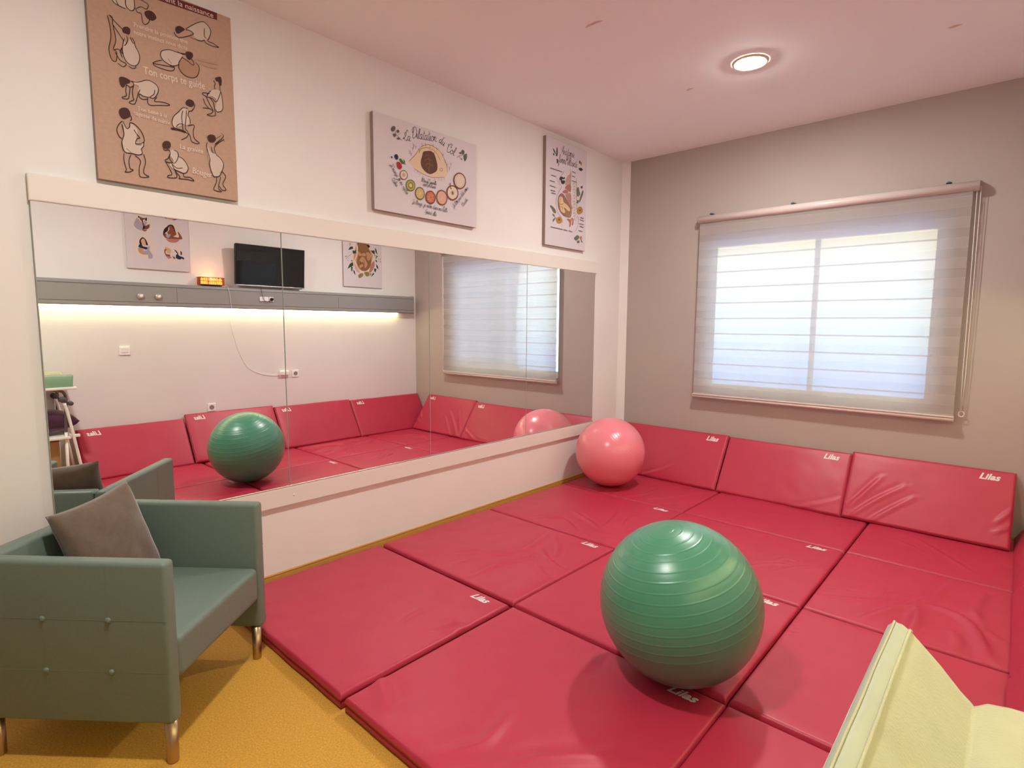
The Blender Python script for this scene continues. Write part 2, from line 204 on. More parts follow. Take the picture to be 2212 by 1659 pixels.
# ------------------------------------------------------------ traced print artwork (mm on each canvas) and mat creases (m)
ART={'A':[('banner',0,[(254,887),(536,900),(535,865),(252,852)]),('cream','b','avant la naissance',(278,861),(518,869),24),('dress',0,[(148,817),(146,780),(156,766),(170,765),(179,783),(178,824)]),('dress',0,[(95,780),(107,769),(133,765),(145,764),(143,784),(140,803),(107,795)]),('ink',3,[(95,780),(107,769),(133,765)]),('ink',3,[(109,786),(119,767),(138,764),(145,764)]),('ink',3,[(147,811),(146,780),(156,766),(170,765),(180,783),(179,825)]),('ink',3,[(183,782),(190,766),(204,767),(207,742),(211,727),(219,725),(232,738),(237,753)]),('ink',3,[(186,780),(206,796),(227,794),(235,816),(217,824),(198,827)]),('hair',0,[(219,780),(237,793),(256,790),(266,772),(252,754),(235,752),(221,762)]),('dress',0,[(133,635),(124,596),(124,565),(134,537),(157,526),(177,536),(188,565),(185,591),(174,613),(168,629),(152,637),(146,622),(136,610)]),('tan',0,[(73,708),(80,672),(82,622),(72,575),(73,547),(81,524),(94,523),(99,540),(99,566),(88,573),(97,602),(99,628),(92,677),(91,707),(78,712)]),('ink',3,[(73,708),(80,672),(82,622),(72,575),(73,547),(81,524),(94,523),(99,540),(99,566),(88,573),(97,602),(99,628),(92,677),(91,707),(78,712)]),('ink',3,[(82,711),(102,691),(128,670),(139,658)]),('ink',3,[(92,677),(113,646),(130,621)]),('ink',3,[(133,635),(123,593),(124,565),(134,537),(157,526),(177,536),(188,565),(185,591),(174,613),(170,633),(162,648)]),('ink',3,[(141,648),(145,632),(136,608),(129,604)]),('ink',3,[(155,648),(163,628),(172,626)]),('ink',3,[(90,571),(109,579),(122,564),(119,584)]),('ink',3,[(93,564),(111,534),(134,526),(121,509),(101,518)]),('ink',3,[(141,520),(157,514),(170,521),(170,531)]),('ink',3,[(123,593),(113,571),(121,548)]),('hair',0,[(126,671),(136,684),(150,688),(158,678),(153,658),(141,656),(129,657)]),('dress',0,[(389,770),(414,793),(443,818),(471,830),(493,820),(500,797),(494,772),(470,746),(445,740),(425,741),(421,762),(402,769)]),('ink',3,[(386,766),(414,793),(443,818),(471,832),(493,820),(502,797),(493,766),(487,749),(512,747),(538,737)]),('ink',3,[(470,749),(478,737),(506,733),(538,737)]),('ink',3,[(425,741),(436,737),(456,738),(470,749)]),('ink',3,[(389,764),(402,769),(421,762),(415,752),(385,732),(357,719),(342,725),(337,736)]),('ink',3,[(406,740),(425,734)]),('ink',3,[(473,804),(471,769),(479,758)]),('hair',0,[(344,758),(357,771),(371,772),(384,765),(369,748),(353,734),(344,742)]),('dress',0,[(281,635),(312,648),(349,650),(364,647),(369,632),(352,607),(346,591),(319,579),(304,582),(284,592),(274,610)]),('tan',0,[(351,595),(363,616),(390,631),(418,634),(436,621),(440,599),(428,567),(408,552),(381,552),(360,565),(351,581)]),('ink',3,[(351,595),(349,581),(360,562),(381,551),(408,552),(428,566),(439,593),(439,616),(426,628)]),('ink',3,[(369,638),(352,607),(346,591),(319,578),(304,582),(284,592),(274,610),(281,632),(312,648),(349,648),(381,653)]),('ink',3,[(305,605),(319,588)]),('ink',3,[(279,590),(258,579),(240,564),(262,566),(319,573),(329,574)]),('ink',3,[(239,561),(256,553),(307,552),(328,563),(328,577),(309,580)]),('ink',3,[(366,631),(385,626),(411,612),(417,623),(407,639)]),('ink',3,[(346,652),(364,647),(381,650)]),('hair',0,[(381,657),(392,668),(411,669),(415,653),(401,633),(388,635)]),('cream','b','Prendre la position que',(173,699),(394,703),19),('cream','b','notre instinct nous dicte',(171,667),(392,673),19),('creamd',9,[(429,647),(451,648),(479,649),(508,653),(534,656)]),('creamd',9,[(442,631),(473,630),(501,632),(527,633)]),('cream','b','Ton corps te guide',(200,505),(462,514),34),('dress',0,[(159,460),(188,466),(218,481),(240,474),(254,462),(253,440),(242,415),(219,403),(194,404),(180,410),(171,421),(179,440),(165,446),(155,440)]),('ink',3,[(146,456),(173,459),(213,480),(242,475),(256,460),(253,435),(236,408),(219,406),(194,404),(180,410),(177,396),(193,389),(211,398)]),('ink',3,[(211,403),(210,379),(222,372),(258,382),(294,391),(299,398),(269,400),(238,395),(249,417)]),('ink',3,[(157,438),(151,415),(152,389),(154,376),(137,363),(141,357),(158,361),(169,394),(173,408),(182,430)]),('ink',3,[(129,435),(125,407),(126,386),(109,375),(116,371),(133,376),(139,401),(143,428)]),('ink',3,[(219,408),(237,425),(241,447)]),('ink',3,[(154,456),(158,444),(152,434),(143,428),(129,435)]),('hair',0,[(103,457),(121,465),(144,458),(141,444),(129,438),(116,418),(105,428)]),('dress',0,[(490,517),(511,529),(534,527),(541,502),(543,467),(539,437),(515,423),(507,440),(514,477),(495,492),(475,489)]),('ink',3,[(504,570),(511,558),(507,542),(511,529)]),('ink',3,[(533,559),(533,535),(539,514),(543,467),(539,437),(515,423),(507,434)]),('ink',3,[(490,517),(472,494),(469,481)]),('ink',3,[(537,528),(524,491),(511,470),(492,482),(466,480)]),('ink',3,[(469,481),(449,490),(458,498),(484,500)]),('ink',3,[(466,480),(481,450),(495,424),(485,407),(466,396),(485,395),(505,404),(503,427),(499,461),(483,482)]),('ink',3,[(451,470),(461,444),(475,431)]),('ink',3,[(447,423),(463,427),(486,428),(492,421)]),('hair',0,[(512,582),(522,591),(541,596),(541,559),(531,555),(527,572),(516,571)]),('dress',0,[(357,398),(373,397),(384,382),(377,366),(385,354),(382,330),(370,322),(348,313),(315,296),(306,316),(315,347),(337,373)]),('ink',3,[(379,401),(357,398),(337,373),(315,347),(306,316),(313,298),(320,295)]),('ink',3,[(413,431),(407,412),(395,394),(381,390)]),('ink',3,[(384,391),(378,369),(385,357),(387,332)]),('ink',3,[(357,386),(350,356),(352,311),(355,289),(373,285)]),('ink',3,[(372,391),(369,356),(363,308),(369,298),(376,292)]),('ink',3,[(323,301),(337,318),(359,322)]),('ink',3,[(375,320),(403,330),(398,294),(403,266),(424,251),(410,245),(388,251),(384,273),(374,288)]),('ink',3,[(376,283),(367,264),(342,246)]),('inkd',9,[(300,288),(336,291),(365,287)]),('hair',0,[(371,430),(384,445),(403,445),(410,430),(396,414),(380,414),(372,419)]),('dress',0,[(106,269),(116,243),(131,252),(136,269),(152,260),(161,241),(154,207),(158,191),(180,194),(182,175),(172,164),(175,146),(160,137),(131,139),(110,137),(102,156),(99,188),(108,222)]),('ink',3,[(138,305),(141,289),(134,280)]),('ink',3,[(106,272),(118,242),(131,252),(134,271),(153,268),(176,244),(186,214),(183,197),(165,187),(151,187),(159,208),(169,213),(156,229),(147,245)]),('ink',3,[(103,271),(88,249),(81,226),(88,201),(98,193)]),('ink',3,[(101,258),(106,232),(107,211),(98,182),(99,150),(110,136),(136,136),(160,136),(175,146),(172,164),(182,180),(183,197)]),('ink',3,[(151,187),(153,180),(175,184)]),('ink',3,[(103,132),(101,97),(108,61),(103,49),(120,52),(135,64),(123,69),(120,101),(129,130)]),('ink',3,[(145,131),(166,111),(159,77),(162,39),(197,45),(180,54),(176,69),(186,110),(180,144)]),('ink',3,[(113,154),(129,141)]),('hair',0,[(94,314),(109,330),(128,331),(137,315),(135,299),(121,287),(109,281),(97,291)]),('dress',0,[(288,180),(307,193),(320,184),(325,168),(345,155),(363,130),(362,104),(348,92),(326,97),(300,103),(285,120),(304,135),(297,151),(290,160)]),('ink',3,[(263,188),(270,181),(286,187),(291,172),(287,148),(304,129),(318,144),(326,168),(323,185),(307,191)]),('ink',3,[(324,165),(348,156),(366,125),(362,104),(348,91),(321,96),(303,103)]),('ink',3,[(290,169),(281,147),(268,136),(275,129),(304,129)]),('ink',3,[(269,130),(284,102),(294,76),(277,67),(277,58),(309,62),(315,74),(308,96),(296,122)]),('ink',3,[(308,96),(328,71),(325,62),(363,65),(390,63),(374,77),(347,75),(345,91)]),('ink',3,[(294,127),(316,109),(343,115)]),('hair',0,[(260,207),(272,224),(291,225),(296,210),(289,194),(273,190),(263,191)]),('dress',0,[(460,242),(476,219),(497,221),(505,208),(522,193),(532,171),(526,146),(513,125),(509,109),(486,104),(472,129),(468,170),(459,209)]),('ink',3,[(460,263),(456,241),(464,205),(469,182),(466,152),(480,107),(488,102),(512,112),(526,143),(533,175),(516,201),(502,210),(492,238),(502,261),(541,297)]),('ink',3,[(493,259),(533,301),(539,314)]),('ink',3,[(503,291),(527,311)]),('ink',3,[(528,324),(542,315)]),('ink',3,[(538,296),(543,285)]),('ink',3,[(478,246),(482,221),(494,217)]),('ink',3,[(497,104),(493,73),(480,41),(494,34),(518,34),(504,48),(508,76),(517,108)]),('ink',3,[(525,134),(541,113),(525,73),(540,48),(521,43),(507,61)]),('hair',0,[(461,289),(475,303),(495,304),(502,287),(490,270),(470,268)]),('cream','b','Ton bébé à la',(166,334),(286,333),19),('cream','b','sagesse de naître',(151,311),(297,302),19),('cream','b','La gravité',(336,205),(439,202),22),('cream','b','Bouger',(386,99),(474,93),30)],
'B':[('ink','s','La',(229,482),(286,478),30),('ink','s','Dilatation',(299,505),(510,528),33),('ink','s','du',(528,531),(579,514),30),('ink','s','Col',(598,487),(671,471),32),('skin',0,[(274,349),(330,406),(360,448),(397,477),(451,495),(492,489),(534,478),(569,444),(598,397),(612,344),(583,306),(490,288),(435,293),(368,295),(316,313),(290,332)]),('brown',2.5,[(274,349),(330,406),(360,448),(397,477),(451,495),(492,489),(534,478),(569,444),(598,397),(612,344)]),('brown',2.5,[(316,313),(368,295),(435,285),(490,286),(583,306)]),('brown',2.5,[(363,429),(377,452),(417,469),(451,474),(451,492)]),('brown',2.5,[(451,469),(485,466),(520,443),(544,409)]),('brown',2.5,[(451,469),(447,453)]),('brown',2.5,[(360,448),(363,429),(356,420)]),('brown',2.5,[(458,458),(485,446),(492,458)]),('brown',2.5,[(547,357),(558,363),(565,356),(553,341),(540,348),(544,359)]),('tree',0,[(393,435),(423,448),(458,455),(488,446),(505,414),(516,380),(515,343),(491,320),(449,301),(408,311),(378,336),(372,370),(383,403)]),('treel',3,[(410,408),(423,422),(450,423)]),('treel',3,[(402,376),(430,398),(471,391)]),('treel',3,[(409,347),(436,368),(484,357)]),('treel',3,[(442,300),(443,344),(447,386),(437,414)]),('treel',3,[(443,344),(477,372)]),('treel',3,[(444,334),(415,343)]),('sprig',2,[(278,397),(281,410),(275,424)]),('sprig',2,[(281,410),(268,414)]),('sprig',2,[(281,408),(290,420)]),('sprig',2,[(304,423),(307,436),(301,449)]),('sprig',2,[(307,436),(294,440)]),('sprig',2,[(307,434),(316,446)]),('sprig',2,[(331,439),(333,452),(327,466)]),('sprig',2,[(333,452),(320,456)]),('sprig',2,[(333,450),(343,462)]),('sprig',2,[(291,385),(294,398),(287,412)]),('sprig',2,[(294,398),(281,402)]),('sprig',2,[(294,396),(303,408)]),('sprig',2,[(311,444),(314,457),(308,471)]),('sprig',2,[(314,457),(301,461)]),('sprig',2,[(314,455),(323,468)]),('sprig',2,[(383,464),(386,477),(380,491)]),('sprig',2,[(386,477),(373,481)]),('sprig',2,[(386,475),(396,487)]),('sprig',2,[(410,475),(413,488),(407,502)]),('sprig',2,[(413,488),(400,492)]),('sprig',2,[(413,486),(423,499)]),('sprig',2,[(478,480),(481,494),(475,508)]),('sprig',2,[(481,494),(468,498)]),('sprig',2,[(481,492),(491,504)]),('sprig',2,[(513,465),(516,479),(509,493)]),('sprig',2,[(516,479),(502,483)]),('sprig',2,[(516,477),(526,489)]),('sprig',2,[(566,440),(569,454),(562,468)]),('sprig',2,[(569,454),(554,458)]),('sprig',2,[(569,452),(579,465)]),('sprig',2,[(583,402),(586,416),(579,430)]),('sprig',2,[(586,416),(572,420)]),('sprig',2,[(586,413),(596,426)]),('sprig',2,[(605,380),(608,394),(601,408)]),('sprig',2,[(608,394),(593,398)]),('sprig',2,[(608,392),(618,404)]),('sprig',2,[(626,363),(629,377),(622,391)]),('sprig',2,[(629,377),(615,381)]),('sprig',2,[(629,375),(640,388)]),('sprig',2,[(638,392),(641,406),(633,420)]),('sprig',2,[(641,406),(626,410)]),('sprig',2,[(641,404),(651,417)]),('sprig',2,[(316,305),(310,290)]),('sprig',2,[(316,305),(323,293)]),('sprig',2,[(342,300),(336,285)]),('sprig',2,[(342,300),(349,289)]),('sprig',2,[(361,291),(356,276)]),('sprig',2,[(361,291),(369,280)]),('sprig',2,[(388,279),(382,263)]),('sprig',2,[(388,279),(396,267)]),('sprig',2,[(490,278),(484,262)]),('sprig',2,[(490,278),(498,266)]),('sprig',2,[(525,287),(520,272)]),('sprig',2,[(525,287),(534,275)]),('sprig',2,[(550,289),(544,274)]),('sprig',2,[(550,289),(559,277)]),('sprig',2,[(575,300),(569,284)]),('sprig',2,[(575,300),(584,287)]),('sprig',3,[(162,509),(180,489),(220,467)]),('sprig',3,[(180,489),(205,510)]),('sprig',3,[(138,522),(150,520)]),('sprig',3,[(152,483),(171,482)]),('leafg',0,[(135,524),(150,539),(167,537),(163,519),(147,505),(135,509)]),('leafg',0,[(175,517),(187,527),(198,520),(192,509),(179,506)]),('leafg',0,[(149,489),(165,498),(172,488),(161,475),(152,478)]),('leafg',0,[(176,472),(195,481),(204,471),(182,463)]),('leafg',0,[(743,522),(758,531),(771,518),(760,499),(745,504)]),('leafg',0,[(766,498),(793,512),(793,482),(776,456),(766,476)]),('leafg',0,[(713,502),(735,512),(739,496)]),('leafg',0,[(724,472),(750,464),(743,457)]),('sprig',3,[(694,463),(724,483),(754,495)]),('sprig',3,[(709,480),(746,461)]),('navy',0,[(155,357),(165,369),(179,369),(186,355),(180,340),(168,337),(158,346)]),('leaf',0,[(196,348),(211,348),(228,329),(239,324),(225,324),(202,331)]),('leaf',0,[(227,354),(238,341),(240,322),(230,332)]),('red',0,[(172,312),(180,325),(195,326),(211,311),(213,294),(198,282),(179,287)]),('brown',3,[(201,316),(220,323),(247,323)]),('brown',0,[(259,261),(258,249),(253,237),(244,227),(232,222),(220,220),(209,223),(201,231),(196,242),(197,254),(202,266),(211,275),(222,281),(235,283),(246,279),(254,272)]),('cream2',0,[(254,260),(253,249),(249,239),(241,231),(231,226),(221,225),(212,228),(204,235),(201,243),(202,254),(205,263),(213,271),(223,276),(233,278),(243,275),(250,268)]),('sand',0,[(240,255),(240,250),(237,245),(234,242),(230,239),(224,239),(219,240),(216,243),(215,247),(215,252),(217,257),(220,261),(225,263),(230,264),(235,263),(238,259)]),('kiwid',0,[(321,206),(320,192),(314,177),(303,166),(288,159),(273,158),(259,162),(249,171),(244,184),(245,199),(251,213),(262,224),(276,231),(291,233),(305,229),(316,220)]),('kiwi',0,[(315,205),(314,193),(309,180),(299,171),(288,165),(275,164),(263,167),(254,175),(250,186),(251,198),(256,210),(265,220),(277,226),(290,227),(301,224),(310,216)]),('kiwid',0,[(304,202),(303,194),(300,185),(294,179),(286,175),(277,175),(270,177),(264,182),(261,189),(262,197),(265,205),(271,211),(279,215),(287,216),(295,214),(301,209)]),('kiwi',0,[(298,200),(298,194),(296,188),(291,183),(285,180),(279,180),(272,181),(269,185),(266,190),(266,197),(269,203),(273,207),(280,211),(286,211),(292,210),(296,205)]),('cream2',0,[(292,198),(292,195),(290,191),(287,188),(284,186),(280,186),(276,187),(274,189),(273,193),(273,196),(275,200),(277,202),(280,205),(284,205),(288,204),(291,201)]),('kiwid',0,[(399,168),(399,151),(393,136),(381,123),(367,116),(351,115),(337,120),(326,131),(320,146),(321,162),(327,178),(338,190),(352,197),(368,199),(383,194),(393,183)]),('lemon',0,[(393,166),(393,152),(387,139),(378,129),(366,123),(352,122),(341,126),(331,135),(326,148),(327,161),(332,175),(341,185),(353,191),(367,192),(379,188),(388,179)]),('cream2',2.5,[(326,151),(393,163)]),('cream2',2.5,[(333,173),(386,141)]),('cream2',2.5,[(350,188),(369,125)]),('cream2',2.5,[(370,192),(349,122)]),('cream2',2.5,[(387,182),(333,132)]),('redb',0,[(495,159),(494,141),(487,124),(475,111),(459,103),(441,102),(426,108),(413,119),(408,135),(408,152),(415,169),(427,182),(443,190),(460,192),(476,186),(488,175)]),('redo',0,[(488,157),(487,142),(482,128),(471,117),(457,110),(443,109),(430,114),(420,123),(414,137),(415,151),(420,165),(430,176),(444,183),(459,185),(472,180),(482,170)]),('pinkl',6,[(424,150),(478,143)]),('pinkl',6,[(437,170),(464,123)]),('pinkl',6,[(458,177),(443,116)]),('pinkl',6,[(475,166),(426,127)]),('redo',0,[(462,150),(462,145),(460,141),(457,138),(453,135),(449,135),(444,137),(442,140),(440,144),(440,148),(442,152),(445,156),(449,158),(453,158),(457,157),(460,153)]),('brown',0,[(603,175),(602,154),(595,135),(580,119),(562,110),(542,109),(524,116),(510,130),(504,148),(504,169),(511,188),(525,204),(543,213),(563,214),(581,208),(595,194)]),('pinkf',0,[(595,173),(594,156),(588,139),(576,126),(561,119),(544,118),(529,123),(518,135),(511,151),(511,167),(518,184),(529,197),(544,204),(561,206),(577,200),(588,189)]),('cream2',2,[(513,155),(593,168)]),('cream2',2,[(519,178),(587,146)]),('cream2',2,[(533,196),(572,127)]),('cream2',2,[(553,205),(552,118)]),('cream2',2,[(573,203),(532,121)]),('cream2',2,[(587,189),(518,134)]),('redb',0,[(707,227),(707,207),(698,187),(682,171),(661,161),(639,159),(619,166),(605,179),(597,197),(597,217),(606,237),(621,252),(642,262),(663,264),(684,258),(699,245)]),('cream2',0,[(698,225),(698,207),(690,191),(676,178),(659,169),(641,168),(624,173),(612,184),(606,199),(606,216),(613,233),(626,246),(643,254),(661,256),(678,251),(691,240)]),('sand',0,[(668,216),(668,210),(665,205),(660,200),(654,197),(647,196),(642,198),(637,202),(635,207),(635,213),(637,219),(642,224),(648,227),(655,228),(661,226),(665,222)]),('brown',0,[(644,216),(655,221),(661,205),(651,197)]),('redb',6,[(630,278),(633,241),(644,240)]),('redb',6,[(677,176),(670,177)]),('brown',0,[(781,325),(781,302),(771,280),(754,263),(733,252),(709,250),(688,257),(672,271),(664,291),(664,313),(673,335),(689,352),(710,363),(734,365),(755,359),(772,345)]),('cream2',0,[(771,322),(771,303),(763,285),(749,270),(730,261),(711,259),(693,265),(680,277),(673,294),(673,312),(680,330),(695,345),(713,354),(732,356),(750,351),(764,339)]),('sand',3,[(761,319),(760,304),(754,290),(743,278),(729,271),(713,270),(699,274),(689,284),(683,297),(683,311),(689,325),(700,337),(714,344),(730,346),(744,341),(754,332)]),('skin',0,[(743,314),(743,306),(739,298),(734,292),(725,288),(717,287),(709,290),(703,294),(700,301),(700,310),(704,317),(709,323),(718,328),(726,328),(734,326),(740,321)]),('cream2',0,[(738,312),(738,306),(735,300),(731,295),(724,292),(718,292),(712,293),(708,297),(705,303),(705,309),(708,315),(712,320),(719,323),(725,323),(731,322),(735,318)]),('ink','s','Je mange, je me repose',(116,293),(249,129),14),('ink','s','Calme',(129,206),(165,164),14),('ink','s','Je bouge, je reste dans ma bulle',(293,81),(603,69),15),('ink','s','Grand allié',(402,34),(502,27),15),('ink','s','Il bouge, appelle',(371,237),(504,237),13),('ink','s',"mon col s'ouvre",(387,212),(496,213),13),('ink','s','Je lutte pour bébé arrive',(666,108),(808,270),14),('ink','s','Courbe',(753,130),(804,186),13),('ink','b','1',(130,336),(139,338),12),('ink','b','2',(147,282),(157,283),12),('ink','b','3',(188,212),(198,213),12),('ink','b','4',(244,150),(254,151),12),('ink','b','5',(330,96),(341,97),12),('ink','b','6',(447,81),(458,82),12),('ink','b','7',(571,95),(583,96),12),('ink','b','8',(686,151),(698,152),12),('ink','b','9',(774,251),(787,253),12),('ink','b','10',(431,256),(450,257),12)],
'C':[('ink','s','Anatomie',(210,793),(403,801),34),('ink','s','de la',(279,755),(352,759),34),('ink','s','femme enceinte',(171,716),(444,723),34),('leafd',0,[(89,812),(103,808),(131,782),(127,774),(104,788)]),('leafd',0,[(143,828),(154,829),(158,781),(148,766),(140,790)]),('leafd',0,[(90,773),(115,772),(110,754),(97,758)]),('leafd',0,[(136,780),(158,781),(153,761),(132,759)]),('leafd',0,[(143,736),(165,734),(164,708),(149,701),(146,723)]),('leafd',0,[(476,791),(494,795),(491,767),(476,770)]),('leafd',0,[(468,724),(508,736),(537,725),(503,707),(478,713)]),('gold',0,[(490,784),(515,789),(519,762),(501,755)]),('sprig',3,[(477,743),(460,723)]),('ink',2.5,[(254,661),(229,626),(196,593),(186,565),(198,534),(221,515),(194,480),(161,435),(143,386),(150,341),(165,303),(193,274),(233,253)]),('ink',2.5,[(334,687),(351,667),(355,651)]),('ink',2.5,[(433,632),(444,566),(448,443),(461,321)]),('ink',2.5,[(461,307),(481,268),(470,211),(435,161)]),('ink',2.5,[(251,236),(230,172)]),('leafd',0,[(191,585),(215,603),(241,597),(219,571),(194,570)]),('leafd',0,[(230,590),(258,608),(270,599),(247,583)]),('leafd',0,[(205,565),(242,575),(268,577),(262,553),(226,541)]),('organl',0,[(349,666),(361,659),(360,618),(357,570),(340,554),(277,543),(276,575),(298,619),(332,643)]),('organ',0,[(294,548),(329,553),(354,570),(350,554)]),('organ',0,[(274,525),(294,542),(352,556),(359,523),(351,495),(325,497),(301,507),(272,511)]),('organ',0,[(237,481),(272,501),(313,498),(308,479),(262,469),(237,471)]),('organp',0,[(274,461),(342,486),(364,463),(369,389),(387,365),(376,349),(334,383),(298,425)]),('organ',3,[(320,462),(355,462),(309,440),(358,435),(321,419),(362,412),(333,397),(369,389),(346,375),(381,367)]),('organd',0,[(189,443),(219,462),(251,457),(286,430),(333,390),(370,348),(371,301),(354,274),(314,268),(256,273),(210,297),(177,332),(168,377),(173,417)]),('skin2',0,[(190,420),(212,434),(240,422),(253,391),(299,378),(346,351),(349,331),(324,321),(283,342),(254,344),(277,320),(267,299),(238,301),(209,317),(197,355),(185,386)]),('brown',4,[(215,431),(196,375),(219,365),(247,380)]),('brown',4,[(208,347),(237,341),(229,327)]),('brownl',0,[(283,328),(335,326),(359,333),(365,300),(349,273),(302,273),(278,287)]),('organ',0,[(302,256),(361,258),(378,281),(373,253),(360,196),(339,193),(344,228)]),('organ',0,[(378,274),(402,264),(400,219),(380,209),(387,248)]),('bone',0,[(383,575),(404,589),(423,583),(405,570)]),('bone',0,[(419,571),(433,580),(440,573),(429,566)]),('bone',0,[(389,550),(410,564),(429,558),(410,545)]),('bone',0,[(425,546),(439,555),(446,548),(434,541)]),('bone',0,[(385,524),(406,537),(425,531),(406,518)]),('bone',0,[(421,519),(435,529),(442,522),(430,514)]),('bone',0,[(390,499),(411,512),(431,506),(412,493)]),('bone',0,[(426,494),(440,504),(448,497),(436,489)]),('bone',0,[(386,472),(407,486),(427,479),(408,466)]),('bone',0,[(422,468),(436,477),(444,470),(432,462)]),('bone',0,[(392,447),(413,460),(432,454),(413,441)]),('bone',0,[(428,442),(442,452),(449,445),(438,437)]),('bone',0,[(388,421),(409,434),(428,427),(410,415)]),('bone',0,[(424,416),(438,425),(445,418),(434,410)]),('bone',0,[(393,396),(414,409),(434,402),(415,390)]),('bone',0,[(429,390),(444,400),(451,392),(439,385)]),('bone',0,[(389,369),(411,382),(430,375),(411,363)]),('bone',0,[(425,364),(440,373),(447,366),(435,358)]),('bone',0,[(395,344),(416,357),(436,350),(417,338)]),('bone',0,[(431,338),(445,347),(453,340),(441,333)]),('bone',0,[(391,317),(412,330),(432,323),(413,311)]),('bone',0,[(427,311),(441,321),(449,313),(437,306)]),('bone',0,[(397,292),(418,305),(437,298),(418,285)]),('bone',0,[(433,286),(447,295),(454,288),(443,281)]),('bone',0,[(393,265),(414,278),(433,271),(414,259)]),('bone',0,[(429,259),(443,268),(450,261),(439,254)]),('leafgr',0,[(447,546),(471,557),(484,532),(497,500),(462,473),(447,498)]),('leafgr',0,[(533,537),(548,536),(535,492),(488,422),(493,457)]),('leafgr',0,[(457,444),(487,443),(464,411),(449,416)]),('leafgr',0,[(60,333),(98,329),(137,306),(143,280),(110,282),(88,305)]),('leafgr',0,[(89,269),(116,266),(133,246),(105,255)]),('leafgr',0,[(144,247),(133,226),(103,199),(103,222)]),('gold',0,[(459,369),(495,392),(538,381),(540,346),(491,322),(460,334)]),('gold',0,[(150,238),(194,258),(234,240),(223,208),(173,198),(150,215)]),('brown',0,[(484,362),(508,369),(515,353),(490,346)]),('brown',0,[(177,239),(202,242),(203,226),(180,222)]),('leafd',0,[(498,562),(531,585),(532,558)]),('leafgr',0,[(419,103),(467,133),(498,116),(462,84),(426,87)]),('leafgr',0,[(462,77),(499,92),(500,67),(469,60)]),('leafgr',0,[(523,105),(555,73),(530,78)]),('gold',0,[(508,121),(528,130),(541,111),(523,101),(511,104)]),('text',5,[(53,644),(65,640),(77,645),(89,641),(100,645),(113,641),(124,645),(137,641),(150,645),(162,641),(174,645),(186,641),(198,645),(211,641),(223,645)]),('text',5,[(65,589),(79,585),(93,589),(107,584),(121,588),(136,584)]),('text',5,[(50,541),(64,537),(78,540),(92,537),(106,540),(120,536)]),('text',5,[(51,499),(64,495),(77,499),(90,495),(103,498),(116,493),(129,497)]),('text',5,[(63,462),(76,459),(88,462),(102,459),(115,462),(128,459)]),('text',5,[(74,443),(87,439),(100,442),(113,438),(126,442),(139,437)]),('text',5,[(366,679),(381,674),(395,676),(410,670),(425,674)]),('text',5,[(367,638),(379,635),(391,639),(403,634),(414,639)]),('text',5,[(368,598),(381,594),(394,598),(408,593),(421,597),(434,593)]),('text',5,[(69,156),(81,153),(93,156),(105,152),(117,156),(130,152),(142,156),(155,152),(167,156),(180,152),(192,156),(204,151),(217,156),(229,152),(242,155)]),('text',5,[(257,157),(271,152),(284,156),(297,151),(311,154)]),('text',5,[(331,157),(345,152),(358,155),(371,150),(385,153)]),('text',5,[(507,298),(520,293),(534,296),(546,292),(560,295)]),('text',5,[(502,277),(517,272),(532,275),(546,269),(561,273)]),('text',5,[(491,240),(505,236),(520,240),(533,235),(548,239),(562,235)]),('text',5,[(501,218),(517,214),(532,217),(547,212),(563,217)]),('text',5,[(484,178),(498,173),(514,176),(531,171),(546,175)]),('sprig',1.5,[(136,588),(170,542),(199,495)]),('sprig',1.5,[(129,498),(194,487)])],
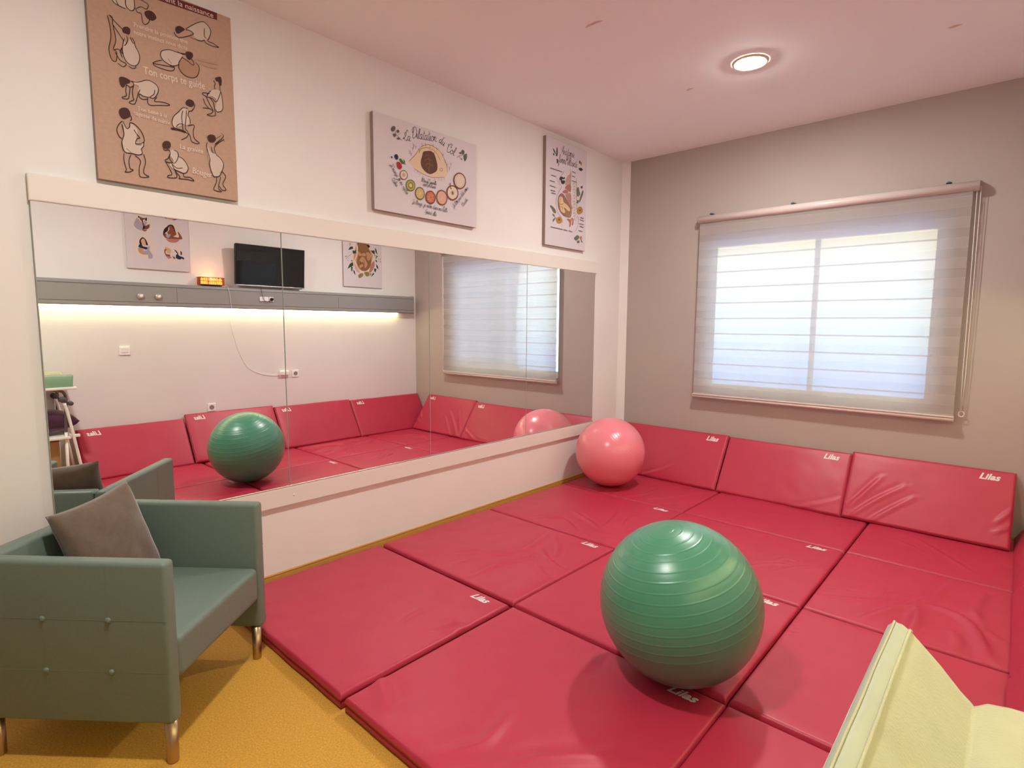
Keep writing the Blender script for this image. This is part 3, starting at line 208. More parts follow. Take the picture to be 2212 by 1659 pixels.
'D':[('pale',0,[(323,458),(334,409),(359,368),(395,343),(433,338),(466,355),(487,389),(493,435),(482,482),(457,522),(422,548),(384,554),(350,538),(329,504)]),('pale',0,[(312,236),(325,181),(354,135),(394,108),(437,104),(474,124),(498,164),(505,215),(492,269),(464,314),(424,342),(382,347),(344,328),(319,289)]),('pale',0,[(64,391),(75,343),(102,302),(138,278),(176,273),(210,290),(232,324),(238,369),(227,416),(201,456),(166,481),(127,487),(93,471),(70,436)]),('pale',0,[(54,182),(66,132),(94,90),(132,65),(173,61),(208,80),(231,117),(237,164),(226,213),(199,255),(162,280),(121,285),(85,267),(61,230)]),('lav',0,[(467,474),(452,492),(429,468),(412,441),(408,381),(444,380),(475,401),(484,428)]),('lav',0,[(396,476),(368,464),(381,425),(395,432)]),('skind',0,[(426,516),(404,532),(383,515),(388,489),(403,479),(398,447),(384,425),(351,446),(352,413),(372,394),(400,394),(409,430),(418,469),(431,487)]),('hair2',0,[(433,528),(403,539),(379,531),(369,508),(371,476),(387,482),(380,511),(404,532),(426,512),(434,497),(445,500)]),('hair2',0,[(406,422),(385,417),(397,390),(412,389)]),('skinb',0,[(415,388),(386,388),(372,390),(387,370),(409,373)]),('hair2',0,[(178,461),(151,468),(131,454),(119,409),(113,385),(128,400),(137,437),(160,455),(179,439),(189,400),(217,372),(211,335),(226,341),(233,370),(223,409),(206,432),(195,442)]),('skinc',0,[(175,444),(156,455),(137,437),(131,412),(114,393),(114,368),(138,352),(119,346),(87,350),(97,395),(91,402),(71,373),(59,332),(128,326),(174,320),(212,326),(226,350),(209,373),(189,392),(173,419)]),('white2',0,[(205,377),(194,383),(187,359),(199,357)]),('lav',0,[(207,356),(187,367),(164,366),(181,334),(200,332)]),('rose',0,[(209,316),(166,319),(116,327),(85,322),(110,296),(149,286),(183,292)]),('hair2',0,[(439,288),(419,310),(402,304),(385,282),(373,238),(391,240),(393,268),(406,295),(424,289),(432,268),(425,244),(441,234),(447,262)]),('skinl',0,[(428,285),(409,299),(393,272),(398,247),(395,231),(410,225),(420,241),(432,268)]),('navy',0,[(443,242),(427,244),(417,221),(381,216),(380,200),(397,192),(418,200),(457,212)]),('skinm',0,[(457,204),(418,198),(412,180),(377,155),(400,140),(442,148),(459,171)]),('lav',0,[(412,176),(382,191),(369,230),(359,219),(364,189),(344,158),(336,126),(350,106),(376,109),(381,146),(427,162)]),('skinl',0,[(224,233),(205,235),(168,213),(178,174),(204,180),(218,204)]),('skinc',0,[(227,211),(203,212),(218,200),(216,166),(182,163),(183,144),(214,145),(229,173)]),('rose',0,[(221,145),(175,145),(168,129),(196,118)]),('navy',0,[(139,216),(125,213),(107,190),(97,161),(58,147),(49,135),(59,123),(71,133),(91,121),(126,132),(124,167),(112,176)]),('navy',0,[(83,209),(69,202),(69,172),(81,167)]),('skinc',0,[(160,151),(133,140),(134,125),(149,122)]),('navy',0,[(218,538),(190,532),(190,522),(209,525)]),('navy',0,[(153,516),(110,531),(78,535),(122,517)]),('skinl',0,[(190,536),(140,539),(105,534),(149,517),(187,522)]),('pale',0,[(321,597),(330,558),(351,525),(379,504),(410,500),(436,513),(454,540),(458,576),(450,614),(429,647),(401,669),(370,674),(344,661),(326,634)]),('navy',0,[(225,583),(152,607),(75,593),(70,547),(105,538),(151,544),(216,541)])],
'E':[('skinm',0,[(434,413),(385,573),(343,612),(231,612),(181,538),(121,380),(123,291),(194,206),(293,185),(374,192),(418,241),(436,326)]),('cream2',0,[(395,550),(376,531),(362,489),(378,435),(389,391),(411,346),(392,291),(363,241),(313,214),(246,219),(192,272),(165,332),(136,441),(151,448),(171,491),(197,506),(186,542),(156,492),(115,443),(127,353),(166,261),(220,204),(313,179),(374,210),(418,267),(431,335),(399,399),(387,478)]),('baby',0,[(359,584),(247,588),(223,534),(182,476),(168,403),(173,318),(203,258),(240,224),(312,219),(362,259),(391,321),(379,383),(368,419),(373,457),(366,510)]),('baby2',0,[(367,467),(317,432),(308,420),(344,404),(373,427)]),('baby2',0,[(317,432),(276,454),(251,430),(267,407),(318,411)]),('baby2',0,[(245,470),(183,454),(174,398),(216,354),(246,413)]),('baby2',0,[(329,383),(288,400),(243,343),(228,296),(271,253),(284,322),(350,334)]),('baby2',0,[(357,281),(300,307),(291,277),(342,247)]),('baby3',4,[(373,427),(344,386),(318,411),(251,404),(235,423),(265,464)]),('baby3',4,[(366,501),(307,460),(234,467),(213,504)]),('baby3',4,[(350,368),(350,334),(325,327),(351,290)]),('baby3',4,[(288,365),(274,314),(291,269),(332,239)]),('baby3',4,[(236,392),(227,344),(186,321)]),('hair2',0,[(375,565),(355,572),(365,549)]),('hair2',0,[(237,567),(196,563),(181,543),(212,522)]),('rose',0,[(181,295),(132,357),(118,291),(167,216),(204,200),(198,241)]),('pink2',0,[(431,309),(392,269),(354,207),(394,213),(423,267)]),('leafo',0,[(514,467),(486,510),(446,519),(442,489)]),('leafo',0,[(452,467),(397,476),(398,433),(448,428)]),('leafo',0,[(533,223),(496,291),(451,320),(442,274)]),('leafo',0,[(477,262),(453,251),(464,190),(479,210)]),('leafo',0,[(449,221),(424,202),(413,150),(440,179)]),('leafo',0,[(481,331),(456,324),(455,350)]),('leafo',0,[(171,495),(113,501),(109,444),(151,466)]),('leafo',0,[(120,443),(61,430),(94,392)]),('leafo',0,[(111,381),(74,367),(80,339)]),('leafo',0,[(96,325),(64,296),(57,252),(86,276)]),('leafo',0,[(124,264),(87,258),(104,208),(125,228)]),('leafo',0,[(136,205),(125,188),(180,138),(157,181)]),('leafo',0,[(107,537),(86,517),(66,448),(98,480)]),('cream2',0,[(469,563),(450,565),(446,527),(475,528)]),('cream2',0,[(436,503),(412,497),(417,466),(442,468)]),('cream2',0,[(459,410),(434,413),(441,326),(475,348)]),('cream2',0,[(123,540),(102,507),(119,500)]),('cream2',0,[(104,444),(83,419),(105,404)]),('olive',0,[(375,149),(334,182),(298,180),(304,145),(356,117)]),('olive',0,[(282,199),(220,208),(199,183),(211,156),(252,148)]),('olive',0,[(189,197),(163,186),(195,152)]),('olive',3,[(517,430),(468,448)]),('olive',3,[(553,384),(524,378),(468,426)]),('olive',3,[(549,355),(529,369)]),('olive',3,[(522,331),(514,379)]),('olive',3,[(73,394),(25,393)]),('olive',3,[(68,390),(25,357)]),('olive',3,[(81,500),(65,501)]),('olive',0,[(560,388),(540,389),(543,376),(558,377)]),('olive',0,[(556,358),(538,360),(542,347)]),('olive',0,[(530,335),(515,336),(520,323)]),('olive',0,[(38,397),(16,399),(22,387)]),('olive',0,[(36,361),(14,363),(26,348)]),('sand',0,[(499,551),(477,567),(473,533),(495,522)])]}
WRINKLES={'M2':[(0.009,0.016,[(0.646,-2.944),(0.724,-2.677),(0.827,-2.468),(0.754,-2.147)]),(0.009,0.014,[(0.848,-2.988),(0.856,-2.748),(0.933,-2.563),(0.842,-2.557)]),(0.009,0.014,[(0.845,-2.547),(0.97,-2.492),(1.194,-2.545)]),(0.009,0.014,[(0.881,-2.384),(1.011,-2.484),(1.156,-2.553)]),(0.006,0.012,[(1.02,-2.595),(1.142,-2.675),(1.209,-2.677)]),(0.006,0.012,[(0.548,-2.832),(0.632,-2.651)]),(0.006,0.012,[(0.794,-2.148),(0.92,-2.245),(1.031,-2.405)])],'M1':[(0.006,0.014,[(1.131,-3.471),(1.145,-3.389),(1.207,-3.373)]),(0.006,0.014,[(1.156,-3.51),(1.182,-3.451),(1.214,-3.394)]),(0.006,0.014,[(0.964,-3.59),(0.95,-3.49),(0.946,-3.373)])],'C1':[(0.012,0.028,[(1.242,-3.886),(1.31,-3.919),(1.409,-3.971)]),(0.007,0.02,[(1.809,-3.094),(1.848,-3.249)]),(0.009,0.03,[(1.727,-4.021),(1.82,-3.867),(1.81,-3.753),(1.778,-3.648)]),(0.01,0.03,[(1.965,-3.882),(2.012,-3.796),(2.093,-3.7),(2.197,-3.593)])],'C3':[(0.006,0.012,[(1.992,-1.719),(2.078,-1.582),(2.175,-1.533)]),(0.006,0.012,[(2.051,-1.568),(2.119,-1.435),(2.179,-1.448)]),(0.006,0.012,[(2.123,-1.689),(2.205,-1.539),(2.295,-1.454)])],'D3':[(0.006,0.013,[(2.444,-1.724),(2.548,-1.674),(2.653,-1.644),(2.681,-1.542),(2.823,-1.39)]),(0.006,0.013,[(2.499,-1.82),(2.615,-1.738),(2.704,-1.629)]),(0.006,0.013,[(2.424,-1.836),(2.515,-1.787),(2.61,-1.708)]),(0.012,0.022,[(2.637,-1.956),(2.703,-1.799),(2.797,-1.628),(2.869,-1.439),(2.942,-1.103)]),(0.016,0.026,[(2.821,-1.989),(2.831,-1.836),(2.821,-1.657)]),(0.016,0.026,[(2.892,-1.574),(2.991,-1.626),(3.051,-1.734),(3.112,-1.989)]),(0.008,0.022,[(3.04,-1.502),(3.084,-1.675),(3.146,-1.756)]),(0.008,0.022,[(2.972,-1.821),(2.999,-1.892),(2.999,-2.009)]),(0.008,0.022,[(3.065,-1.201),(3.049,-1.394),(3.043,-1.563)])],'D4':[(0.006,0.016,[(2.365,-0.701),(2.557,-0.596),(2.754,-0.726)]),(0.006,0.016,[(2.675,-0.47),(2.887,-0.728),(3.01,-0.891)])],'M4':[(0.006,0.014,[(0.667,-1.034),(0.78,-0.858),(0.816,-0.606)]),(0.006,0.014,[(0.842,-0.969),(0.983,-0.769),(1.116,-0.45)]),(0.006,0.014,[(1.008,-1.006),(1.168,-0.743)])],'M3':[(0.006,0.018,[(0.969,-1.739),(0.914,-1.505),(0.878,-1.369)]),(0.006,0.018,[(0.594,-1.637),(0.749,-1.714),(0.892,-1.761)]),(0.006,0.018,[(1.063,-1.625),(1.003,-1.421)]),(0.006,0.014,[(0.482,-1.948),(0.63,-1.831),(0.856,-1.955)]),(0.006,0.014,[(0.643,-1.659),(0.804,-1.733),(0.946,-1.809)])],'D2':[(0.004,0.01,[(2.347,-2.214),(2.383,-2.165)]),(0.004,0.01,[(2.368,-2.27),(2.408,-2.24)]),(0.004,0.01,[(2.379,-2.362),(2.427,-2.346)]),(0.004,0.01,[(2.376,-2.058),(2.418,-2.068)])],'b3':[(0.007,0.016,[(2.233,0.085),(2.311,0.205),(2.41,0.363)]),(0.007,0.016,[(2.246,0.003),(2.397,0.173),(2.56,0.318)]),(0.007,0.016,[(2.348,-0.037),(2.484,0.111),(2.62,0.241)]),(0.007,0.016,[(3.086,0.167),(3.134,0.238),(3.162,0.275)]),(0.007,0.016,[(3.071,0.09),(3.16,0.157)])],'b1':[(0.004,0.014,[(0.436,-0.016),(0.612,0.063),(0.755,0.155)]),(0.004,0.014,[(0.517,-0.054),(0.758,0.006)])],'b2':[(0.004,0.016,[(1.705,-0.076),(1.993,0.046),(2.168,0.138)])]}
# ------------------------------------------------------------ room shell
RX, RYB, RH = 3.50, -8.6, 3.18
def slab(name, x0, x1, y0, y1, z0, z1, m):
    b = BM(); box(b, x0, x1, y0, y1, z0, z1); o = obj(name, b, m); return props(o, kind='structure')
slab('floor', -.2, RX+.2, RYB-.2, .25, -.1, 0, 'floor')
slab('ceiling', -.2, RX+.2, RYB-.2, .25, RH, RH+.1, 'ceiling_paint')
slab('wall_left', -.15, 0, RYB, .22, 0, RH, 'wall_paint')
slab('wall_right', RX, RX+.15, RYB, .22, 0, RH, 'wall_paint')
slab('wall_front', -.15, RX+.15, RYB-.15, RYB, 0, RH, 'wall_paint')
WX0, WX1, WZ0, WZ1 = .868, 2.672, .908, 2.342
b = BM()
box(b, 0, WX0, 0, .22, 0, RH); box(b, WX1, RX, 0, .22, 0, RH); box(b, WX0, WX1, 0, .22, 0, WZ0); box(b, WX0, WX1, 0, .22, WZ1, RH)
props(obj('wall_back', b, 'wall_paint_shaded'), kind='structure')
# boxed-in corner strip between the mirror wall and the window wall
b = BM(); c = .062
vs = [b.verts.new(v) for v in ((0, -c, 0), (c, 0, 0), (0, 0, 0), (0, -c, RH), (c, 0, RH), (0, 0, RH))]
for f in ((0, 1, 4, 3), (1, 2, 5, 4), (2, 0, 3, 5), (0, 2, 1), (3, 4, 5)): b.faces.new([vs[i] for i in f])
props(obj('trim_1', b, 'wall_paint'), kind='structure')
def skirting(name, pts):   # coved skirting profile run along a wall
    b = BM(); (x0, y0), (x1, y1), (nx, ny) = pts
    prof = [(0, .080), (.008, .080), (.010, .0745), (.0095, .0705), (.004, .069), (.004, .0665), (.012, .065), (.013, .03), (.016, .014), (.028, .003), (.03, 0), (0, 0)]
    A = [b.verts.new((x0+nx*d, y0+ny*d, z)) for d, z in prof]; B = [b.verts.new((x1+nx*d, y1+ny*d, z)) for d, z in prof]
    for i in range(len(prof)): j = (i+1) % len(prof); b.faces.new((A[i], A[j], B[j], B[i]))
    b.faces.new(A); b.faces.new(B)
    props(obj(name, b, 'baseboard'), kind='structure')
skirting('baseboard_left', ((0, RYB), (0, -c), (1, 0)))
skirting('baseboard_back', ((c, 0), (RX, 0), (0, -1)))
skirting('baseboard_right', ((RX, -.03), (RX, RYB), (-1, 0)))
# chips in the ceiling plaster
for i, (x, y, r) in enumerate([(1.24, -2.43, .035), (1.265, -1.27, .022), (2.71, -1.09, .022)]):
    b = BM(); n = 14
    ring = [b.verts.new((x+r*(1+.45*math.sin(3*a+i))*math.cos(a)*1.3, y+r*(.5+.3*math.cos(2*a+i))*math.sin(a), RH-.0005)) for a in [k*2*math.pi/n for k in range(n)]]
    ctr = b.verts.new((x, y, RH-.007))
    for k in range(n): b.faces.new((ring[k], ring[(k+1) % n], ctr))
    props(obj('trim_%d' % (i+2), b, 'plaster'), kind='structure')
# window: white sliding window with two sashes
wn = empty('window_1', ((WX0+WX1)/2, .14, WZ0)); props(wn, kind='structure')
def wpart(name, boxes, m, par=wn):
    b = BM()
    for q in boxes: box(b, *q, bev=.004)
    o = obj(name, b, m); o.parent = par; o.matrix_parent_inverse = Matrix.Translation(wn.location).inverted(); return o
y0, y1 = .10, .17
wpart('window_frame', [(WX0, WX0+.042, y0, y1, WZ0, WZ1), (WX1-.042, WX1, y0, y1, WZ0, WZ1), (WX0+.042, WX1-.042, y0, y1, WZ0, WZ0+.042), (WX0+.042, WX1-.042, y0, y1, WZ1-.042, WZ1)], 'white_pvc')
for k, (a, bb, yy) in enumerate(((WX0+.042, 1.812, .112), (1.778, WX1-.042, .142))):
    z0, z1 = WZ0+.042, WZ1-.042
    wpart('sash', [(a, a+.034, yy, yy+.022, z0, z1), (bb-.034, bb, yy, yy+.022, z0, z1), (a+.034, bb-.034, yy, yy+.022, z0, z0+.034), (a+.034, bb-.034, yy, yy+.022, z1-.034, z1)], 'white_pvc')
    g = bpy.data.materials.get('window_glass')
    if not g:
        g = bpy.data.materials.new('window_glass'); g.use_nodes = True; n = g.node_tree; n.nodes.clear()
        o_ = n.nodes.new('ShaderNodeOutputMaterial'); mx = n.nodes.new('ShaderNodeMixShader'); tr = n.nodes.new('ShaderNodeBsdfTransparent'); gl = n.nodes.new('ShaderNodeBsdfGlossy'); fr = n.nodes.new('ShaderNodeFresnel')
        gl.inputs['Roughness'].default_value = .02; tr.inputs[0].default_value = (.92, .96, .95, 1)
        n.links.new(fr.outputs[0], mx.inputs[0]); n.links.new(tr.outputs[0], mx.inputs[1]); n.links.new(gl.outputs[0], mx.inputs[2]); n.links.new(mx.outputs[0], o_.inputs[0])
        MATS['window_glass'] = g
    b = BM(); box(b, a+.03, bb-.03, yy+.009, yy+.013, z0+.03, z1-.03); o = obj('pane', b, 'window_glass'); o.parent = wn; o.matrix_parent_inverse = Matrix.Translation(wn.location).inverted()

# ------------------------------------------------------------ zebra roller blind
def fabric(name, dens, zoff, period, dense_h, sheer_a, tcol):
    m = bpy.data.materials.new(name); m.use_nodes = True; n = m.node_tree; n.nodes.clear()
    out = n.nodes.new('ShaderNodeOutputMaterial'); t = n.nodes.new('ShaderNodeTexCoord'); s = n.nodes.new('ShaderNodeSeparateXYZ'); n.links.new(t.outputs['Object'], s.inputs[0])
    def ma(op, a, b_=None):
        q = n.nodes.new('ShaderNodeMath'); q.operation = op
        for i, v in enumerate((a, b_)):
            if v is None: continue
            if isinstance(v, (int, float)): q.inputs[i].default_value = v
            else: n.links.new(v, q.inputs[i])
        return q.outputs[0]
    fz = ma('FRACT', ma('DIVIDE', ma('ADD', s.outputs['Z'], zoff+20*period), period))
    band = ma('LESS_THAN', fz, dense_h/period)
    tl = n.nodes.new('ShaderNodeBsdfTranslucent'); tl.inputs[0].default_value = (*tcol, 1)
    df = n.nodes.new('ShaderNodeBsdfDiffuse'); df.inputs[0].default_value = (.68, .59, .55, 1)
    tp = n.nodes.new('ShaderNodeBsdfTransparent'); tp.inputs[0].default_value = (1, 1, 1, 1)
    m1 = n.nodes.new('ShaderNodeMixShader'); m1.inputs[0].default_value = dens; n.links.new(df.outputs[0], m1.inputs[1]); n.links.new(tl.outputs[0], m1.inputs[2])
    m2 = n.nodes.new('ShaderNodeMixShader'); n.links.new(m1.outputs[0], m2.inputs[2]); n.links.new(tp.outputs[0], m2.inputs[1])
    fac = ma('ADD', ma('MULTIPLY', band, .86-sheer_a), sheer_a); n.links.new(fac, m2.inputs[0]); n.links.new(m2.outputs[0], out.inputs[0])
    MATS[name] = m
PER = .139
fabric('zebra_front', .48, 0, PER, .078, .54, (.60, .62, .61)); fabric('zebra_back', .48, .072, PER, .072, .54, (.60, .62, .61))
bl = empty('roller_blind', (1.83, -.05, .86), 0, 'wide day-and-night roller blind of pale striped fabric lowered over the window', 'window blind')
def bpart(name, b, m, smooth=False):
    o = obj(name, b, m, smooth=smooth); o.parent = bl; o.matrix_parent_inverse = Matrix.Translation(bl.location).inverted(); return o
b = BM()
prof = [(-.015, 2.475), (-.055, 2.468), (-.085, 2.474), (-.100, 2.492), (-.100, 2.512), (-.086, 2.532), (-.05, 2.541), (-.015, 2.541)]
A = [b.verts.new((.832, y, z)) for y, z in prof]; B = [b.verts.new((2.828, y, z)) for y, z in prof]
for i in range(len(prof)): j = (i+1) % len(prof); f = b.faces.new((A[i], A[j], B[j], B[i])); f.smooth = True
b.faces.new(A); b.faces.new(B); bpart('cassette', b, 'blind_rail')
b = BM(); box(b, .832, 2.828, -.02, -.004, 2.536, 2.547, bev=.002); bpart('mounting_rail', b, 'aluminium')
for x in (.94, 1.63, 2.655):
    b = BM(); box(b, x-.017, x+.017, -.05, -.002, 2.546, 2.552, bev=.002); box(b, x-.008, x+.008, -.062, -.04, 2.543, 2.556, bev=.002); bpart('bracket', b, 'grey_dark')
for nm, yy, mm in (('front_fabric', -.070, 'zebra_front'), ('back_fabric', -.062, 'zebra_back')):
    b = BM(); nx = 40
    V = [[b.verts.new((.845+(2.795-.845)*i/nx, yy+.0015*math.sin(i*.9), z)) for i in range(nx+1)] for z in (.885, 2.485)]
    for i in range(nx): b.faces.new((V[0][i], V[0][i+1], V[1][i+1], V[1][i]))
    bpart(nm, b, mm)
b = BM(); tube(b, [(.838, -.066, .872), (2.80, -.066, .872)], .014, 14); box(b, .838, 2.80, -.082, -.05, .886, .898, bev=.003); bpart('bottom_bar', b, 'blind_rail')
b = BM(); tube(b, [(2.835, -.05, 2.50), (2.84, -.045, 1.9), (2.842, -.04, 1.2), (2.838, -.038, .93)], .0022, 6); tube(b, [(2.815, -.055, 2.49), (2.822, -.05, 1.9), (2.826, -.042, 1.2), (2.832, -.038, .93)], .0022, 6)
tube(b, smooth_path([(2.838+.016*math.sin(a), -.036, .915+.02*math.cos(a)) for a in [k*math.pi/4 for k in range(9)]], 3), .003, 6); bpart('bead_chain', b, 'white_plastic')

# ------------------------------------------------------------ mirror wall
YS = [-4.72, -3.6515, -2.5967, -1.5466, -.535]; MZ0, MZ1 = .584, 2.031
names_m = ['frameless mirror panel nearest the green armchair, showing the changing table', 'frameless mirror panel second from the left, showing the television edge and second poster', 'frameless mirror panel third from the left, showing most of the window blind', 'narrow-looking frameless mirror panel nearest the window corner above the pink ball']
for i in range(4):
    a, d = YS[i]+.0012, YS[i+1]-.0012
    mp = empty('mirror_panel', (.01, (a+d)/2, MZ0), 0, names_m[i], 'mirror', 'mirror panels on the left wall')
    b = BM(); b_ = .0018
    fr = [(.020, a+b_, MZ0+b_), (.020, d-b_, MZ0+b_), (.020, d-b_, MZ1-b_), (.020, a+b_, MZ1-b_)]
    ob = [(.0182, a, MZ0), (.0182, d, MZ0), (.0182, d, MZ1), (.0182, a, MZ1)]
    F0 = [b.verts.new(v) for v in fr]; b.faces.new(F0); o = obj('glass_face', b, 'mirror'); o.parent = mp; o.matrix_parent_inverse = Matrix.Translation(mp.location).inverted()
    b = BM(); F0 = [b.verts.new(v) for v in fr]; O0 = [b.verts.new(v) for v in ob]; K0 = [b.verts.new((.0005, v[1], v[2])) for v in ob]
    for k in range(4):
        j = (k+1) % 4; b.faces.new((F0[k], F0[j], O0[j], O0[k])); b.faces.new((O0[k], O0[j], K0[j], K0[k]))
    b.faces.new(K0); o = obj('bevelled_edge', b, 'mirror_edge'); o.parent = mp; o.matrix_parent_inverse = Matrix.Translation(mp.location).inverted()
b = BM(); box(b, .0005, .028, -4.722, -.510, 2.0315, 2.141, bev=.003); box(b, .0005, .026, -4.722, -.510, 2.0305, 2.0345)
props(obj('rail_board', b, 'board'), 'long white wooden board running along the top of the mirrors', 'board', 'boards framing the mirrors')
lb = empty('rail_board', (.014, -2.6, .476), 0, 'long white wooden board running under the mirrors towards the pink ball', 'board', 'boards framing the mirrors')
for nm, q, mm, bv in (('board_face', (.0005, .028, -4.722, -.500, .476, .583), 'board', .003), ('mirror_channel', (.0205, .0275, -4.722, -.530, .5835, .5885), 'silver', .001)):
    b = BM(); box(b, *q, bev=bv); o = obj(nm, b, mm); o.parent = lb; o.matrix_parent_inverse = Matrix.Translation(lb.location).inverted()
sb = []
for y in (-4.45, -3.63, -2.62, -1.57, -.62):
    b = BM(); lathe(b, [(0, .0305), (.006, .030), (.008, .0275), (.008, .02)], 14, Matrix.Translation((0, y, .53)) @ Matrix.Rotation(math.pi/2, 4, 'Y')); o = obj('screw_cap', b, 'board'); o.parent = lb; o.matrix_parent_inverse = Matrix.Translation(lb.location).inverted()

# ------------------------------------------------------------ padded mats
def edge_coords(L, step):
    e0 = [0, .002, .006, .012, .020, .032]; n = max(3, int((L-.064)/step)); mid = [.032+(L-.064)*k/n for k in range(1, n)]
    return e0+mid+[L-v for v in reversed(e0)]
def mat_height(u, v, L, H, t, seed, wr, puff):
    d = min(u, v, L-u, H-v); r = .015
    edge = t-r*(1-math.sqrt(max(0, 1-(1-min(d/r, 1))**2)))
    mask = min(1, d/.05)
    h = edge+mask*puff*(.5+.5*min(1, d/.3))+mask*.0062*noise.noise(Vector((u*2.3+seed*7.1, v*2.3, seed)))+mask*.0016*noise.noise(Vector((u*9+seed, v*9, seed*3)))
    return h+min(1, d/.02+.25)*ridge(u, v, wr)
def ridge(u, v, wr):
    s = 0
    for amp, wid, pts, (ax, ay, bx, by) in wr:
        if u < ax or u > bx or v < ay or v > by: continue
        best = 9; tb = 0; n = len(pts)-1; sgn = 1
        for i in range(n):
            x1, y1 = pts[i]; x2, y2 = pts[i+1]; dx, dy = x2-x1, y2-y1; q = dx*dx+dy*dy or 1e-9
            t_ = max(0, min(1, ((u-x1)*dx+(v-y1)*dy)/q)); ex, ey = u-x1-t_*dx, v-y1-t_*dy; dd = math.hypot(ex, ey)
            if dd < best: best = dd; tb = (i+t_)/n; sgn = 1 if dx*ey-dy*ex > 0 else -1
        tap = math.sin(math.pi*min(1, max(0, tb*.86+.07)))**.8
        w_ = best/wid
        s += 1.25*amp*tap*(math.exp(-w_*w_)-.45*math.exp(-(w_-1.9*sgn)**2*.9)*(1 if sgn > 0 else 0))
    return s
def prep(wr, ox, oy, key=''):
    out = []
    for amp, wid, pts in wr:
        P = [(p.x-ox, p.y-oy) for p in smooth_path([(a, b, 0) for a, b in pts], 5)]
        m = wid*3.2; out.append((amp, wid, P, (min(p[0] for p in P)-m, min(p[1] for p in P)-m, max(p[0] for p in P)+m, max(p[1] for p in P)+m)))
    return out
def mat_mesh(L, H, t, seed, wr, puff=.004, step=.024):
    us, vs_ = edge_coords(L, step), edge_coords(H, step); b = BM(); nu, nv = len(us), len(vs_)
    G = [[b.verts.new((u, v, mat_height(u, v, L, H, t, seed, wr, puff))) for v in vs_] for u in us]
    for i in range(nu-1):
        for j in range(nv-1): b.faces.new((G[i][j], G[i+1][j], G[i+1][j+1], G[i][j+1])).smooth = True
    loop = [(i, 0) for i in range(nu)]+[(nu-1, j) for j in range(1, nv)]+[(i, nv-1) for i in range(nu-2, -1, -1)]+[(0, j) for j in range(nv-2, 0, -1)]
    prev = [G[i][j] for i, j in loop]
    for inset, z, m_ in ((-.002, t*.70, 0), (-.002, t*.60, 1), (.007, t*.52, 1), (.007, t*.47, 1), (-.001, t*.38, 1), (-.001, t*.14, 1), (.006, 0.0, 1)):
        ring = []
        for i, j in loop:
            u, v = us[i], vs_[j]
            uu = u+(inset if i == 0 else -inset if i == nu-1 else 0); vv = v+(inset if j == 0 else -inset if j == nv-1 else 0)
            wob = .0018*noise.noise(Vector((u*6+seed, v*6, 3.3+seed)))
            ring.append(b.verts.new((uu+(wob if i in (0, nu-1) else 0), vv+(wob if j in (0, nv-1) else 0), z+(wob if 0 < z < t*.6 else 0))))
        for k in range(len(loop)):
            f = b.faces.new((prev[k], ring[k], ring[(k+1) % len(loop)], prev[(k+1) % len(loop)])); f.material_index = m_; f.smooth = True
        prev = ring
    b.faces.new(prev).material_index = 1
    return b
LOGO = textmesh('Lilas', shear=.32, bold=.035, spacing=1.02)
def logo_mesh(cx, cy, w, L, H, t, seed, wr, puff, rot=0):
    V, Fc = LOGO; x0 = min(v.x for v in V); x1 = max(v.x for v in V); ym = sum(v.y for v in V)/len(V); s = w/(x1-x0); b = BM(); vv = []
    for v in V:
        lx, ly = (v.x-(x0+x1)/2)*s, (v.y-ym)*s*1.02; u, q = cx+lx*math.cos(rot)-ly*math.sin(rot), cy+lx*math.sin(rot)+ly*math.cos(rot)
        vv.append(b.verts.new((u, q, mat_height(u, q, L, H, t, seed, wr, puff)+.0016)))
    for f in Fc:
        try: b.faces.new([vv[i] for i in f])
        except ValueError: pass
    for f in b.faces:
        f.normal_update()
        if f.normal.z < 0: f.normal_flip()
    return b
def make_mat(name, M4, L, H, t, seed, key, label, cat, group, logo=None, puff=.004, ox=0, oy=0, step=.024):
    wr = prep(WRINKLES.get(key, []), ox, oy, key)
    if wr: step = .011
    r = empty(name); r.matrix_world = M4; props(r, label, cat, group)
    obj('padded_cover', mat_mesh(L, H, t, seed, wr, puff, step), ['mat_vinyl', 'mat_side'], r, auto=1)
    if logo: obj('printed_logo', logo_mesh(*logo, L, H, t, seed, wr, puff), 'mat_logo', r, auto=1)
T = .07
CX = [(.056, 1.228), (1.241, 2.359), (2.370, 3.470)]
RY = [(-4.045, -3.060), (-3.040, -2.052), (-2.032, -1.064), (-1.048, -.034)]
FL = {
 (0, 0): 'crimson floor mat beside the armchair leg, between mustard floor and mirror wall',
 (0, 1): 'crimson floor mat with branching creases, second from the armchair along the mirror wall',
 (0, 2): 'crimson floor mat third from the armchair along the mirror wall, just before the pink ball',
 (0, 3): 'crimson floor mat in the far left corner under the pink ball',
 (1, 0): 'large near crimson floor mat in front of the green ball, bordering the mustard floor',
 (1, 1): 'crimson floor mat mostly hidden behind the big green ball',
 (1, 2): 'crimson floor mat just behind the green ball, small ripples at its centre',
 (1, 3): 'crimson floor mat strip under the middle leaning mat by the window wall',
 (2, 0): 'crimson floor mat at the bottom right edge, left of the cream changing pad',
 (2, 1): 'smooth crimson floor mat right of the green ball, behind the cream pad corner',
 (2, 2): 'heavily wrinkled shiny crimson floor mat on the right beyond the cream pad',
 (2, 3): 'crimson floor mat strip with long diagonal creases under the right leaning mat'}
KEY = {(0, 0): 'M1', (0, 1): 'M2', (0, 2): 'M3', (0, 3): 'M4', (1, 0): 'C1', (1, 1): 'C2', (1, 2): 'C3', (1, 3): 'C4', (2, 0): 'D1', (2, 1): 'D2', (2, 2): 'D3', (2, 3): 'D4'}
